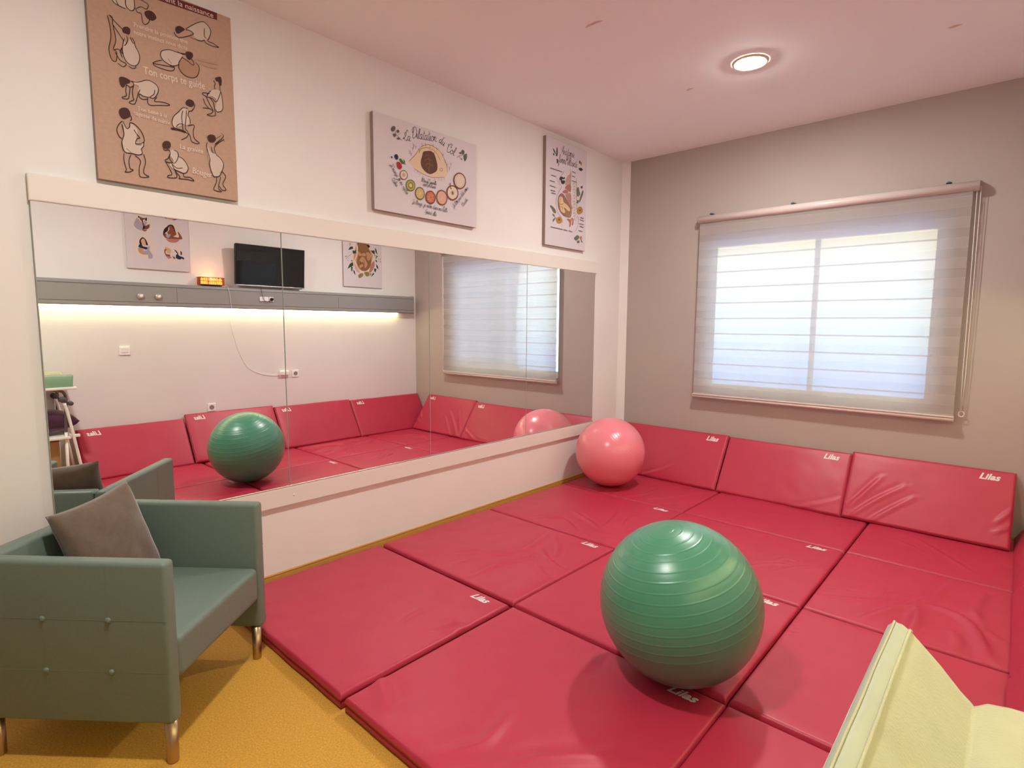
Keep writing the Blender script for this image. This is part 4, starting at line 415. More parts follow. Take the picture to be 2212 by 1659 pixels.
dxy = {(0, 0): (-.006, -.008), (0, 1): (.0, .004), (0, 2): (.008, -.002), (0, 3): (.004, -.002), (1, 0): (.01, -.006), (2, 0): (.004, -.004)}
for ci, (x0, x1) in enumerate(CX):
    for ri, (ya, yb) in enumerate(RY):
        ddx, ddy = dxy.get((ci, ri), (0, 0)); x, y = x0+ddx, ya+ddy; L, H = x1-x0, yb-ya
        lg = (L-.145, H-.068, .122) if ci < 2 and ri < 3 else None
        make_mat('floor_mat', Matrix.Translation((x, y, .0006)), L, H, T-.004, ci*4+ri+1, KEY[(ci, ri)], FL[(ci, ri)], 'padded mat', 'crimson padded mats on the floor', lg, ox=x, oy=y)
# mats leaning on the window wall
TB = .05
sl = Vector((0, .295, .448)).normalized(); nr = Vector((0, -.448, .295)).normalized()
for k, (xa, xb, dz, lab) in enumerate([(.075, 1.19, .006, 'crimson mat leaning on the window wall behind the pink ball'), (1.205, 2.182, 0, 'crimson mat leaning on the window wall in the middle, below the left of the blind'), (2.190, 3.162, .014, 'crimson mat leaning on the window wall at the right end, with diagonal folds')]):
    P = Vector((xa, -.34, .082+dz*.5))-nr*TB
    Mx = Matrix(((1, 0, 0), tuple(sl), tuple(nr))).transposed().to_4x4(); Mx.translation = P+Vector((0, -.002, 0))
    L, H = xb-xa, .532+dz
    make_mat('leaning_mat', Mx, L, H, TB-.004, 20+k, 'b%d' % (k+1), lab, 'padded mat', 'crimson mats leaning on the walls', (L-.135, H-.062, .115), ox=xa, oy=0)
# mats leaning on the right wall
slr = Vector((.275, 0, .455)).normalized(); nrr = Vector((-.455, 0, .275)).normalized()
for k, (ya, yb, dz, lab) in enumerate([(-4.055, -3.135, -.012, 'crimson mat leaning on the right wall by the changing table'), (-3.120, -2.175, .022, 'crimson mat leaning on the right wall, second from the changing table, slightly raised'), (-2.155, -1.150, .006, 'crimson mat leaning on the right wall, third from the changing table'), (-1.135, -.012, -.006, 'crimson mat leaning on the right wall nearest the window corner')]):
    Mx = Matrix(((0, -1, 0), tuple(slr), tuple(nrr))).transposed().to_4x4(); Mx.translation = Vector((3.177-max(0, dz)*.5, yb, .082+dz*.4))-nrr*TB
    L, H = yb-ya, .532+dz
    make_mat('leaning_mat', Mx, L, H, TB-.004, 30+k, 's%d' % k, lab, 'padded mat', 'crimson mats leaning on the walls', (L-.13, H-.062, .115))

# ------------------------------------------------------------ exercise balls
def ball(name, C, r, axis, rings, m, label, rh=.0011):
    prof = []; n = 420
    for i in range(n+1):
        th = math.pi*i/n; d = 0
        for a in rings:
            x = (math.degrees(th)-a)/.36
            if abs(x) < 4: d += rh*math.exp(-x*x)
        prof.append(((r+d)*math.sin(th) if 0 < i < n else 0, (r+d)*math.cos(th)))
    q = Vector((0, 0, 1)).rotation_difference(Vector(axis)).to_matrix().to_4x4()
    root = empty(name, C, 0, label, 'exercise ball')
    b = BM(); lathe(b, prof, 128, q); obj('ball_skin', b, m, root, smooth=True)
    b = BM(); lathe(b, [(0, r+.0030), (.004, r+.0026), (.0065, r+.001), (.007, r-.003)], 20, q @ Matrix.Rotation(math.radians(180), 4, 'X')); obj('valve_plug', b, 'white_plastic', root, smooth=True)
ball('exercise_ball', (2.1416, -3.0235, .3930), .3245, (-.1207, -.211, .970), [5.5, 12.2, 19, 25.8, 32.3, 39.1, 46, 53, 59.8, 66.6, 73.2, 79.4, 85.6, 92, 98.5], 'ball_green', 'large ribbed green exercise ball in the middle of the mats')
ball('exercise_ball', (.4074, -.8109, .3815), .3125, (.62, .25, .74), [30, 33, 36.5, 40, 43.5, 47, 50.5, 54, 57.5], 'ball_pink', 'glossy coral pink exercise ball in the corner under the mirror end', .0007)

# ------------------------------------------------------------ armchair
hd = Vector((.765, .644, 0)); CH = empty('armchair', (.62, -4.07, 0), math.atan2(.644, .765), 'sage green tub armchair with brass legs in front of the mirror wall', 'armchair')
# local frame: +x forwards, -y towards the near side (w)
CW, CD, CT, ZB, ZT = .680, .695, .056, .150, .728
def rbox(name, q, bev, m, par, seg=4): b = BM(); box(b, *q, bev=bev, seg=seg); return obj(name, b, m, par, smooth=True)
def armrest(wa, wb, outer):
    b = BM(); nx, nz = 26, 24; x0, x1 = -CD, 0.0
    box(b, x0, x1, -wb, -wa, ZB, ZT, bev=.016, seg=4)
    a = obj('armrest', b, 'leather_green', CH, smooth=True)
    yo = -wb if outer > 0 else -wa; sgn = -1 if outer > 0 else 1
    # stitched seams and buttons on the outer face
    s = BM()
    for z in (ZB+.19, ZB+.375): box(s, x0+.02, x1-.004, yo-.0005, yo+.0005, z-.0010, z+.0010)
    for x in (-.205, -.435): box(s, x-.0007, x+.0007, yo-.0004, yo+.0004, ZB+.01, ZT-.02)
    obj('stitching', s, 'leather_green', a)
    for z in (ZB+.19, ZB+.375):
        for x in (-.205, -.435):
            k = BM(); lathe(k, [(0, .007), (.006, .0062), (.0095, .003), (.011, -.001)], 18, Matrix.Translation((x, yo, z)) @ Matrix.Rotation(math.pi/2*(1 if outer > 0 else -1), 4, 'X')); obj('button', k, 'leather_green', a, smooth=True)
    return a
armrest(0, CT, -1); armrest(CW-CT, CW, 1)
rbox('backrest', (-CD, -CD+.07, -(CW-CT)+.0005, -CT-.0005, ZB, ZT), .016, 'leather_green', CH)
b = BM(); box(b, -CD+.071, -.003, -(CW-CT)+.001, -CT-.001, .285, .438, bev=.022, seg=5)
bmesh.ops.subdivide_edges(b, edges=[e for e in b.edges if e.calc_length() > .1], cuts=10, use_grid_fill=True)
for v in b.verts:
    if v.co.z > .42:
        fx = max(0, 1-((v.co.x+.32)/.32)**2); fy = max(0, 1-((v.co.y+CW/2)/.28)**2); v.co.z += .014*fx*fy
obj('seat', b, 'leather_green', CH, smooth=True)
rbox('seat_rail', (-CD+.08, -.20, -(CW-CT)+.001, -CT-.001, .215, .287), .008, 'leather_green', CH)
for x, y in ((-.030, -.045), (-.024, -(CW-.024)), (-CD+.04, -.045), (-CD+.04, -(CW-.028))):
    b = BM(); lathe(b, [(0, 0), (.017, 0), (.0185, .003), (.0185, .01), (.0205, ZB+.002), (0, ZB+.002)], 28, Matrix.Translation((x, y, .0004))); obj('leg', b, 'brass', CH, smooth=True)
# cushion
def pillow(name, TL, TR, BL, BR, thick, m, label, nrm, cat='cushion', n=26):
    TL, TR, BL, BR = map(Vector, (TL, TR, BL, BR)); root = empty(name, (TL+TR+BL+BR)/4, 0, label, cat); c0 = root.location.copy()
    N = (TR-TL).cross(BL-TL).normalized()
    if N.dot(Vector(nrm)) < 0: N = -N
    b = BM(); grids = []
    for sgn in (1, -1):
        G = []
        for i in range(n+1):
            row = []
            for j in range(n+1):
                u, v = i/n, j/n
                # pinched corners: pull the edge midpoints inwards
                a, c_ = 2*u-1, 2*v-1
                au = a*(1-.085*(1-c_*c_)); cv = c_*(1-.085*(1-a*a))
                uu, vv = (au+1)/2, (cv+1)/2
                P = (BL*(1-uu)+BR*uu)*(1-vv)+(TL*(1-uu)+TR*uu)*vv
                h = thick*((1-a**2)*(1-c_**2))**.42
                h *= 1+.10*noise.noise(Vector((u*5, v*5, sgn*2)))+.05*math.sin((u*1.3+v*.9)*16)*(abs(a*c_))
                row.append(b.verts.new(P+N*sgn*h*.5-c0) if not (sgn < 0 and (i in (0, n) or j in (0, n))) else grids[0][i][j])
            G.append(row)
        grids.append(G)
        for i in range(n):
            for j in range(n):
                q = (G[i][j], G[i+1][j], G[i+1][j+1], G[i][j+1]); b.faces.new(q if sgn > 0 else q[::-1]).smooth = True
    bmesh.ops.recalc_face_normals(b, faces=b.faces); obj('cushion_cover', b, m, root, smooth=True)
    # piped seam around the edge
    s = BM(); G = grids[0]
    return root
def chw(d, w, z): return Vector((.62, -4.07, 0))+hd*d+Vector((.644, -.765, 0))*w+Vector((0, 0, z))
pillow('cushion', chw(-.585, .475, .805), chw(-.548, .105, .845), chw(-.43, .50, .470), chw(-.40, .115, .475), .15, 'velvet', 'brown velvet square cushion leaning in the back of the green armchair', (1, .6, .3))

# ------------------------------------------------------------ canvases with printed artwork
GLY = {'a': ([[(.9, .8), (.55, 1), (.15, .75), (.12, .25), (.35, 0), (.7, .2), (.9, .7)], [(.92, 1), (.9, .25), (1.1, 0), (1.3, .2)]], 1.3),
 'e': ([[(0, .2), (.5, .45), (.75, .8), (.5, 1), (.2, .7), (.2, .25), (.5, 0), (.9, .1), (1.1, .3)]], 1.1),
 'i': ([[(0, .2), (.2, 1), (.2, .25), (.4, 0), (.62, .2)], [(.24, 1.35), (.27, 1.5)]], .62),
 'l': ([[(0, .2), (.4, 1.2), (.5, 1.85), (.32, 2), (.2, 1.5), (.2, .3), (.4, 0), (.62, .2)]], .62),
 't': ([[(.32, 1.8), (.25, .3), (.45, 0), (.7, .2)], [(0, 1.2), (.7, 1.35)]], .7),
 'o': ([[(.5, 1), (.15, .8), (.1, .3), (.4, 0), (.8, .2), (.85, .7), (.5, 1), (.9, .85), (1.1, .9)]], 1.1),
 'n': ([[(0, .2), (.2, 1), (.2, 0)], [(.2, .6), (.5, 1), (.75, .8), (.75, .2), (.95, 0), (1.15, .2)]], 1.15),
 'm': ([[(0, .2), (.2, 1), (.2, 0)], [(.2, .6), (.45, 1), (.65, .8), (.65, 0)], [(.65, .6), (.9, 1), (1.1, .8), (1.1, .2), (1.3, 0), (1.5, .2)]], 1.5),
 'u': ([[(.05, 1), (.1, .3), (.35, 0), (.7, .3), (.8, 1)], [(.8, 1), (.8, .25), (1, 0), (1.2, .2)]], 1.2),
 'd': ([[(.9, .8), (.55, 1), (.15, .75), (.12, .25), (.35, 0), (.7, .2), (.9, .7)], [(.98, 2), (.92, 1), (.9, .25), (1.1, 0), (1.3, .2)]], 1.3),
 'c': ([[(.8, .8), (.5, 1), (.15, .7), (.15, .3), (.45, 0), (.95, .2)]], .95),
 'r': ([[(0, .2), (.2, 1), (.3, .85), (.6, .95), (.6, .3), (.75, 0), (.9, .2)]], .9),
 's': ([[(0, .2), (.5, 1.05), (.6, .5), (.45, .03), (.1, .08)], [(.45, .03), (.85, .2)]], .85),
 'f': ([[(0, .2), (.45, 1.2), (.6, 1.85), (.38, 2), (.25, 1.3), (.2, -.8), (.38, -.9), (.4, -.2), (.2, .1), (.75, .25)]], .75),
 'p': ([[(0, .2), (.25, 1), (.2, -.9)], [(.22, .6), (.55, 1), (.85, .7), (.7, .1), (.3, .1)], [(.7, .1), (1.1, .2)]], 1.1),
 'b': ([[(0, .2), (.4, 1.3), (.42, 2), (.22, 1.7), (.2, .3), (.5, 0), (.8, .3), (.75, .85), (1.05, .8)]], 1.05),
 'g': ([[(.85, .8), (.5, 1), (.12, .7), (.2, .1), (.6, .1), (.85, .7)], [(.88, 1), (.8, -.6), (.45, -.95), (.3, -.6), (1.15, .2)]], 1.15),
 'j': ([[(0, .2), (.3, 1), (.25, -.6), (0, -.95), (-.1, -.6), (.6, .2)], [(.32, 1.35), (.34, 1.5)]], .6),
 'h': ([[(0, .2), (.4, 1.3), (.42, 2), (.22, 1.7), (.2, 0)], [(.2, .6), (.5, 1), (.75, .8), (.75, .2), (.95, 0), (1.15, .2)]], 1.15),
 'q': ([[(.85, .8), (.5, 1), (.12, .7), (.2, .1), (.6, .1), (.85, .7)], [(.88, 1), (.85, -.9), (1.1, .2)]], 1.15),
 'v': ([[(0, 1), (.3, .1), (.45, .1), (.75, .95), (.95, .85)]], .95),
 ' ': ([], .8), '\'': ([[(.1, 2), (.05, 1.6)]], .25), ',': ([[(.2, .1), (.1, -.3)]], .4),
 'L': ([[(1.05, 1.75), (.75, 2.15), (.45, 1.8), (.6, 1.0), (.35, .2), (0, -.05), (.0, .25), (.6, .0), (1.2, -.15), (1.5, .2)], [(.3, 1.6), (.1, 1.1), (.4, .7)]], 1.35),
 'D': ([[(.5, 1.9), (.4, .9), (.35, .05), (.9, .0), (1.5, .5), (1.6, 1.3), (1.1, 2.1), (.3, 2.0), (-.1, 1.4), (.1, 1.0), (.35, 1.2)]], 1.75),
 'C': ([[(1.3, 1.6), (1.15, 1.25), (.95, 1.6), (1.2, 2.05), (.75, 2.1), (.2, 1.5), (.1, .6), (.5, 0), (1.1, .1), (1.4, .5)], [(.1, 1.9), (-.2, 1.5), (.2, 1.3)]], 1.4),
 'A': ([[(-.1, .1), (.4, .7), (.9, 1.9), (1.0, 2.05), (1.05, .3), (1.2, 0), (1.4, .2)], [(.1, 1.7), (-.1, 1.2), (.4, .85), (1.05, .8)]], 1.4),
 'J': ([[(.0, 1.7), (.5, 2.0), (1.0, 1.9), (.75, .6), (.5, -.4), (.1, -.3), (.3, .1), (1.2, .3)]], 1.1),
 'G': ([[(1.2, 1.7), (.8, 2.05), (.2, 1.4), (.2, .4), (.8, 0), (1.1, .8), (.7, .8)], [(1.1, .8), (1.05, -.5), (.6, -.6)]], 1.3),
 'I': ([[(.1, 1.6), (.6, 2.05), (.45, 1.0), (.2, .1), (-.1, .2)], [(.2, .1), (.7, .2)]], .7),
 'é': ([[(0, .2), (.5, .45), (.75, .8), (.5, 1), (.2, .7), (.2, .25), (.5, 0), (.9, .1), (1.1, .3)], [(.5, 1.25), (.75, 1.6)]], 1.1)}
def canvas(name, right, y_left, z0, w, h, key, m, label, sidem='canvas_side'):
    # right: False hangs on the mirror wall (faces +x), True on the right wall (faces -x)
    root = empty(name, ((.018 if not right else RX-.012), y_left, z0), 0, label, 'canvas print')
    root.rotation_euler = (math.pi/2, 0, math.pi/2 if not right else -math.pi/2)
    D = .034 if not right else .020
    if not right: root.location.x = .001
    else: root.location.x = RX-.001
    b = BM(); box(b, 0, w, 0, h, 0, D, bev=.0025, seg=2)
    for f in b.faces:
        f.normal_update()
        f.material_index = 0 if f.normal.z > .4 else 1
    obj('stretched_canvas', b, [m, sidem], root)
    ba = BM(); ia = []
    def idx(lst, c_):
        if c_ not in lst: lst.append(c_)
        return lst.index(c_)
    z = D+.0004; lines = []
    for e_ in ART[key]:
        z += .00004; kind = e_[1]
        if kind == 0:
            P = smooth_path([(x/1000, y/1000, 0) for x, y in e_[2]], 3, True) if len(e_[2]) > 4 else [Vector((x/1000, y/1000, 0)) for x, y in e_[2]]
            P = [Vector((min(max(q.x, .001), w-.001), min(max(q.y, .001), h-.001), 0)) for q in P]
            polyfill(ba, P, idx(ia, 'print_'+e_[0]), z)
        elif kind in ('b', 's'):
            _, _, txt, A, B, size = e_; A, B = Vector((A[0]/1000, A[1]/1000)), Vector((B[0]/1000, B[1]/1000)); d = B-A; ang = math.atan2(d.y, d.x); Lw = d.length
            bt = BM(); mi = 0; ca, sa = math.cos(ang), math.sin(ang)
            if kind == 'b':
                V, Fc = textmesh(txt); x0 = min(v.x for v in V); x1 = max(v.x for v in V); sx_ = Lw/(x1-x0); sy2 = size/1000/.72
                vv = []
                for v in V:
                    X, Y = (v.x-x0)*sx_, v.y*sy2; vv.append(bt.verts.new((A.x+X*ca-Y*sa, A.y+X*sa+Y*ca, z)))
                for f in Fc:
                    try: q = bt.faces.new([vv[i] for i in f]); q.material_index = mi
                    except ValueError: pass
            else:
                adv = sum(GLY.get(c_, GLY['e'])[1] for c_ in txt); sx_ = Lw/adv; sy2 = size/1000; cx = 0; sh = .25
                for c_ in txt:
                    st, ad = GLY.get(c_, GLY['e'])
                    for s_ in st:
                        P = smooth_path([(q[0], q[1], 0) for q in s_], 4)
                        P = [((cx+q.x)*sx_+q.y*sy2*sh, q.y*sy2) for q in P]
                        ribbon(bt, [(A.x+X*ca-Y*sa, A.y+X*sa+Y*ca) for X, Y in P], .0036 if size > 25 else .0017, mi, z)
                    cx += ad
            lines.append((bt, 'print_'+e_[0], len(txt)))
        else:
            P = smooth_path([(x/1000, y/1000, 0) for x, y in e_[2]], 4)
            P = [Vector((min(max(q.x, .002), w-.002), min(max(q.y, .002), h-.002), 0)) for q in P]
            ribbon(ba, P, kind*.0011, idx(ia, 'print_'+e_[0]), z)
    for bmx in [ba]+[q[0] for q in lines]:
        for f in bmx.faces:
            f.normal_update()
            if f.normal.z < 0: f.normal_flip()
    if len(ba.faces): obj('printed_drawing', ba, ia, root, auto=1)
    for bt, mt, n_ in lines: obj('printed_line' if n_ > 2 else 'printed_number', bt, mt, root, auto=1)
canvas('canvas_print', False, -4.480, 2.160, .600, .900, 'A', 'canvas_brown', 'tall brown canvas print with line drawings of birth positions, above the mirror\'s left part')
canvas('canvas_print', False, -3.045, 2.250, .893, .595, 'B', 'canvas_white', 'wide pale canvas print titled La Dilatation du Col with fruit slices')
canvas('canvas_print', False, -1.335, 2.220, .597, .900, 'C', 'canvas_white', 'tall pale anatomy canvas print near the window corner, of a pregnant body')
canvas('canvas_print', True, -2.990, 2.065, .560, .89, 'D', 'canvas_white', 'pale canvas with round vignettes of nursing mothers, on the right wall seen in the mirror', 'canvas_white')
canvas('canvas_print', True, -.583, 2.020, .592, .89, 'E', 'canvas_white', 'pale canvas of a curled baby in a leafy wreath, seen right of the television')

# ------------------------------------------------------------ right wall: trunking, television, lamp, sockets
def world_child(o, par): o.parent = par; o.matrix_parent_inverse = par.matrix_world.inverted() if par.matrix_world != Matrix() else Matrix.Translation(par.location).inverted(); return o
def kid(name, b, m, par, smooth=False):
    o = obj(name, b, m, smooth=smooth); o.parent = par; o.matrix_parent_inverse = Matrix.Translation(par.location).inverted(); return o
tk = empty('wall_trunking', (RX-.05, -3.2, 1.69), 0, 'long grey metal service trunking with a glowing strip below, on the right wall', 'wall trunking')
prof = [(0, 1.700), (-.018, 1.690), (-.085, 1.690), (-.098, 1.700), (-.098, 1.722), (-.092, 1.726), (-.092, 1.730), (-.098, 1.734), (-.100, 1.880), (-.093, 1.885), (-.093, 1.889), (-.100, 1.894), (-.098, 1.914), (-.088, 1.924), (0, 1.926)]
b = BM(); ya, yb = -5.0, -.115
A = [b.verts.new((RX-.0006+x, ya, z)) for x, z in prof]; B = [b.verts.new((RX-.0006+x, yb, z)) for x, z in prof]
for i in range(len(prof)-1): b.faces.new((A[i], A[i+1], B[i+1], B[i]))
b.faces.new(A); b.faces.new(B); kid('trunking_body', b, 'grey_metal', tk)
b = BM(); box(b, RX-.104, RX-.001, yb, yb+.02, 1.684, 1.930, bev=.012, seg=3); kid('end_cap', b, 'grey_metal', tk)
for y in (-3.15, -1.30, -4.6): b = BM(); box(b, RX-.1012, RX-.09, y-.001, y+.001, 1.736, 1.878); kid('joint_line', b, 'grey_dark', tk)
b = BM(); box(b, RX-.034, RX-.018, -4.85, -.34, 1.676, 1.688); kid('light_strip', b, 'strip_glow', tk)
# gas outlet knobs
for y, lab in ((-3.477, 'round pale outlet knob on the grey trunking, nearer the changing table'), (-3.321, 'round pale outlet knob on the grey trunking, nearer the salt lamp')):
    r = empty('outlet_knob', (RX-.103, y, 1.789), 0, lab, 'outlet knob', 'outlet knobs on the trunking')
    R_ = Matrix.Rotation(-math.pi/2, 4, 'Y')
    b = BM(); lathe(b, [(0, .018), (.022, .017), (.030, .012), (.032, .002), (.032, 0), (0, 0)], 28, R_); obj('base_plate', b, 'aluminium', r, smooth=True)
    b = BM(); lathe(b, [(0, .035), (.012, .034), (.015, .03), (.015, .018)], 20, R_); obj('knob_cap', b, 'white_plastic', r, smooth=True)
# television, tilted slightly forward
tv = empty('television', (3.405, -2.160, 1.948), 0, 'black flat television with a silver lower edge, mounted above the trunking, seen in the mirror', 'television')
tv.rotation_euler = (0, math.radians(-4.7), 0)
def tvp(name, q, m, bev=.003): b = BM(); box(b, *q, bev=bev); return obj(name, b, m, tv)
tvp('housing', (.002, .045, -.398, .398, .012, .452), 'black_plastic', .006)
tvp('bezel', (-.004, .004, -.402, .402, .008, .458), 'black_plastic', .002)
tvp('screen', (-.0055, -.0035, -.392, .392, .022, .449), 'tv_screen', 0)
tvp('lower_trim', (-.010, .010, -.402, .402, 0, .0125), 'silver', .002)
tvp('sensor_bar', (-.0125, -.009, .33, .37, -.006, .004), 'black_plastic', .001)
tvp('wall_bracket', (.03, .094, -.10, .10, .16, .30), 'grey_dark', .004)
# sockets
def socket(name, y, z, s, lab, kind, x=RX, group='sockets and switches on the right wall'):
    r = empty(name, (x-.0006, y, z), 0, lab, 'wall switch' if kind == 'switch' else 'socket', group)
    b = BM(); box(b, -.011, 0, -s/2, s/2, -s/2, s/2, bev=.003); obj('face_plate', b, 'socket_white', r)
    R_ = Matrix.Rotation(-math.pi/2, 4, 'Y')
    if kind == 'switch': b = BM(); box(b, -.016, -.010, -s*.34, s*.34, -s*.22, s*.34, bev=.002); obj('rocker', b, 'white_plastic', r)
    if kind == 'socket':
        b = BM(); lathe(b, [(0, .0115), (s*.27, .0115), (s*.30, .0125), (s*.31, .010)], 28, R_); obj('recess', b, 'canvas_side', r, smooth=True)
        for dy in (-.0095, .0095): b = BM(); lathe(b, [(0, .0131), (.0026, .0130), (.0026, .011)], 10, Matrix.Translation((0, dy, 0)) @ R_); obj('pin_hole', b, 'dark_hole', r, smooth=True)
    if kind == 'plug': b = BM(); lathe(b, [(0, .032), (.015, .031), (.0185, .026), (.0185, .010)], 24, R_); obj('black_plug', b, 'black_plastic', r, smooth=True)
    return r
socket('light_switch', -3.615, 1.252, .088, 'square white light switch on the right wall left of the sockets, seen in the mirror', 'switch')
socket('power_socket', -2.838, .603, .084, 'low white power socket just above the leaning mats, seen in the mirror above the ball', 'socket')
socket('power_socket', -1.860, .922, .084, 'white power socket on the right wall, right of the white adaptor', 'socket')
ad = empty('plug_adaptor', (RX-.0006, -2.00, .925), 0, 'white wide plug adaptor with the lamp cord, left of a power socket', 'plug adaptor')
b = BM(); box(b, -.012, 0, -.055, .055, -.042, .042, bev=.003); obj('face_plate', b, 'white_plastic', ad)
b = BM(); box(b, -.040, -.011, -.066, .050, -.012, .036, bev=.006); obj('adaptor_block', b, 'white_plastic', ad)
XT = RX-.1005
for y, kd, lab in ((-2.281, 'blank', 'small square module on the trunking crossed by the television cord'), (-2.2275, 'blank', 'small blank square module between two others on the trunking'), (-2.171, 'plug', 'small square module on the trunking holding a black plug')):
    socket('trunking_module', y, 1.808, .050, lab, kd, XT, 'modules on the trunking under the television')
def cord(name, pts, r, m, lab):
    b = BM(); tube(b, smooth_path(pts, 8), r, 8); o = obj(name, b, m, smooth=True); return props(o, lab, 'cable')
cord('loop_cable', [(3.40, -2.29, 1.955), (3.385, -2.285, 1.90), (3.383, -2.275, 1.84), (3.376, -2.262, 1.795), (3.374, -2.235, 1.780), (3.372, -2.20, 1.785), (3.370, -2.172, 1.808)], .0026, 'black_plastic', 'thin black cable looping below the television to its plug')
cord('white_cable', [(3.455, -2.705, 1.932), (3.405, -2.665, 1.936), (3.390, -2.648, 1.918), (3.392, -2.632, 1.85), (3.394, -2.622, 1.74), (3.391, -2.616, 1.685), (3.412, -2.612, 1.655), (3.488, -2.607, 1.60), (3.494, -2.585, 1.48), (3.494, -2.545, 1.30), (3.494, -2.51, 1.19), (3.494, -2.43, 1.03), (3.493, -2.30, .950), (3.488, -2.16, .922), (3.478, -2.07, .925)], .0024, 'white_plastic', 'thin white cable hanging from the salt lamp down the right wall')
# salt lamp
sl_ = empty('salt_lamp', (3.445, -2.800, 1.9265), 0, 'small oblong salt lamp glowing orange on the trunking, seen in the mirror', 'lamp')
b = BM(); box(b, -.042, .042, -.10, .10, 0, .016, bev=.004); obj('base', b, 'dark_hole', sl_)
b = BM()
for k in range(25):
    y = -.12+.24*k/24
    for x in (-.047, .045): box(b, x, x+.003, y-.0016, y+.0016, .012, .092)
for k in range(9):
    x = -.044+.089*k/8
    for y in (-.121, .118): box(b, x-.0016, x+.0016, y, y+.003, .012, .092)
for z in (.014, .052, .090): 
    for x in (-.048, .046): box(b, x, x+.004, -.122, .122, z-.002, z+.002)
    for y in (-.122, .119): box(b, -.048, .050, y, y+.004, z-.002, z+.002)
obj('wire_basket', b, 'amber', sl_)
for k in range(16):
    b = BM(); r = bmesh.ops.create_icosphere(b, subdivisions=1, radius=.019)
    for v in b.verts: v.co = Vector((v.co.x*random.uniform(.8, 1.2), v.co.y*random.uniform(.7, 1.1), v.co.z*random.uniform(.9, 1.5)))
    o = obj('salt_chunk', b, 'salt', sl_); o.location = (random.uniform(-.022, .02), -.095+.19*(k % 8)/7, .034 if k < 8 else .066)

b = BM(); bmesh.ops.create_uvsphere(b, u_segments=12, v_segments=8, radius=.011); o = obj('bulb', b, 'bulb', sl_); o.location = (0, 0, .074)

# ------------------------------------------------------------ ceiling downlights
for (x, y, lab) in ((1.7275, -1.405, 'round recessed ceiling light glowing warm white near the window wall'), (1.80, -4.55, 'round recessed ceiling light over the near part of the room')):
    r = empty('downlight', (x, y, RH), 0, lab, 'ceiling light', 'recessed ceiling lights')
    b = BM(); lathe(b, [(.092, -.0105), (.096, -.0125), (.103, -.010), (.109, -.004), (.110, -.0005)], 64); obj('trim_ring', b, 'lamp_ring', r, smooth=True)
    b = BM(); lathe(b, [(0, -.0215), (.03, -.0210), (.06, -.0185), (.08, -.0150), (.0925, -.0100)], 64); obj('light_disc', b, 'lamp_glow', r)

# ------------------------------------------------------------ changing table at the right wall
ct = empty('changing_table', (3.21, -4.52, 0), 0, 'white folding baby changing table with grey tube frame against the right wall', 'changing table')
b = BM(); box(b, 2.965, 3.455, -4.93, -4.105, .948, .966, bev=.008, seg=3)
for q in ((2.965, 2.983, -4.93, -4.105), (3.437, 3.455, -4.93, -4.105), (2.983, 3.437, -4.123, -4.105), (2.983, 3.437, -4.93, -4.912)): box(b, *q, .953, .972, bev=.006, seg=3)
kid('tray_top', b, 'white_plastic', ct, smooth=False)
for x in (3.02, 3.40):
    b = BM(); tube(b, smooth_path([(x, -4.26, .945), (x, -4.20, .93), (x, -4.178, .88), (x, -4.182, .80), (x, -4.195, .575)], 5), .012, 12); kid('leg', b, 'tube_grey', ct, True)
    b = BM(); tube(b, [(x, -4.195, .575), (x, -4.205, .012)], .0125, 12); kid('leg_sleeve', b, 'white_plastic', ct, True)
    b = BM(); tube(b, smooth_path([(x-.018, -4.195, .83), (x-.018, -4.170, .70), (x-.018, -4.115, .30), (x-.018, -4.072, .012)], 4), .012, 12); kid('leg', b, 'white_plastic', ct, True)
    b = BM(); tube(b, [(x, -4.80, .945), (x, -4.82, .012)], .012, 12); kid('leg', b, 'white_plastic', ct, True)
    for y, z, r_ in ((-4.205, .862, .026), (-4.150, .825, .020)):
        b = BM(); lathe(b, [(0, .016), (r_*.8, .015), (r_, .010), (r_, -.010), (r_*.8, -.015), (0, -.016)], 24, Matrix.Translation((x-.012, y, z)) @ Matrix.Rotation(-math.pi/2, 4, 'Y')); kid('hinge', b, 'grey_dark', ct, True)
b = BM(); box(b, 2.99, 3.43, -4.86, -4.165, .515, .540, bev=.006); box(b, 2.99, 3.43, -4.175, -4.165, .54, .56, bev=.003); kid('lower_shelf', b, 'white_plastic', ct)
b = BM(); box(b, 3.00, 3.03, -4.17, -4.10, .525, .550, bev=.004); kid('shelf_clip', b, 'white_plastic', ct)
b = BM(); box(b, 3.425, 3.435, -4.86, -4.20, .70, .935, bev=.002); box(b, 3.425, 3.435, -4.86, -4.20, .56, .692, bev=.002); kid('back_panel', b, 'white_plastic', ct)
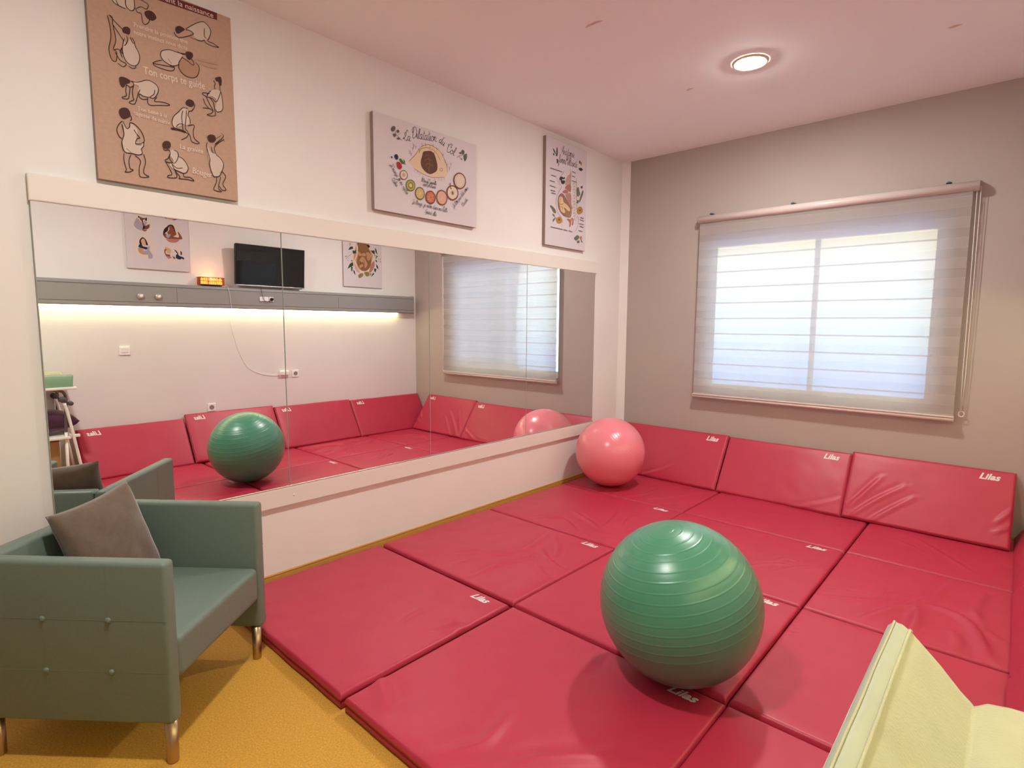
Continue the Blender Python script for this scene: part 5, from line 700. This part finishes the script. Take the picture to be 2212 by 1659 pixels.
# padded changing mat on the tray
cm = empty('changing_pad', (3.21, -4.52, .967), 0, 'cream padded changing pad with raised sloping sides on the changing table', 'changing pad')
PX = [(2.989, .968), (2.984, 1.000), (2.986, 1.045), (2.992, 1.068), (3.000, 1.077), (3.010, 1.076), (3.020, 1.070), (3.035, 1.055), (3.060, 1.031), (3.085, 1.004), (3.098, .993), (3.101, .989), (3.105, .992), (3.115, 1.000), (3.14, 1.003), (3.20, 1.004), (3.26, 1.003), (3.310, .996), (3.318, .982), (3.325, .990), (3.35, 1.020), (3.385, 1.062), (3.405, 1.079), (3.415, 1.079), (3.425, 1.066), (3.430, 1.03), (3.430, .968)]
ya, yb, ny = -4.87, -4.122, 46
def pad_pt(i, j):
    x, z = PX[i]; t = j/ny; y = ya+(yb-ya)*t
    k = (z-.968)/.111; y += (-.010*(1-k)+.006*math.sin(x*40))*(1 if t > .5 else -1)*max(0, abs(2*t-1)-.85)/.15
    z2 = z+.003*noise.noise(Vector((x*14, y*9, 1)))*k
    e_ = max(0, abs(2*t-1)-.965)/.035
    z2 -= .010*e_**2*k
    # round dimple of the yellow button
    d = math.hypot(x-3.062, y+4.402); z2 -= .010*math.exp(-(d/.022)**2) if 3.01 < x < 3.1 else 0
    return (x, y, z2)
b = BM(); G = [[b.verts.new(pad_pt(i, j)) for j in range(ny+1)] for i in range(len(PX))]
for i in range(len(PX)-1):
    for j in range(ny): f = b.faces.new((G[i][j], G[i][j+1], G[i+1][j+1], G[i+1][j])); f.smooth = True; f.material_index = 1 if i < 3 or i > 23 else (2 if i < 6 else 0)
for j in (0, ny): 
    f = b.faces.new([G[i][j] for i in range(len(PX))]); f.material_index = 1
obj_ = kid('pad_cover', b, ['cream_cover', 'mint_vinyl', 'cream_side'], cm)
b = BM(); tube(b, [(x_, y_, z_+.0005) for x_, y_, z_ in [pad_pt(6, j) for j in range(0, ny+1)]], .0022, 8); kid('piping', b, 'cream_cover', cm, True)
b = BM(); tube(b, [(x_, y_, z_+.0005) for x_, y_, z_ in [pad_pt(4, j) for j in range(0, ny+1)]], .0016, 8); kid('piping', b, 'cream_cover', cm, True)
b = BM(); lathe(b, [(0, .010), (.006, .0095), (.011, .006), (.0125, 0)], 24, Matrix.Translation((3.062, -4.402, 1.020)) @ Matrix.Rotation(math.radians(35), 4, 'Y')); kid('yellow_button', b, 'yellow', cm, True)
# cushion on the lower shelf and box below
pillow('purple_cushion', (3.05, -4.55, .670), (3.05, -4.085, .655), (3.36, -4.55, .670), (3.36, -4.085, .655), .205, 'purple', 'dark purple cushion on the changing table\'s lower shelf, seen at the mirror\'s left edge', (0, 0, 1))
bx = empty('cardboard_box', (3.22, -4.46, .0), 0, 'brown cardboard box on the floor under the changing table', 'box')
b = BM(); box(b, 3.06, 3.40, -4.72, -4.24, .0006, .492, bev=.003); kid('box_body', b, 'cardboard', bx)
b = BM(); box(b, 3.055, 3.225, -4.725, -4.235, .4924, .496); box(b, 3.23, 3.405, -4.725, -4.235, .4924, .496); kid('box_flap', b, 'cardboard', bx)
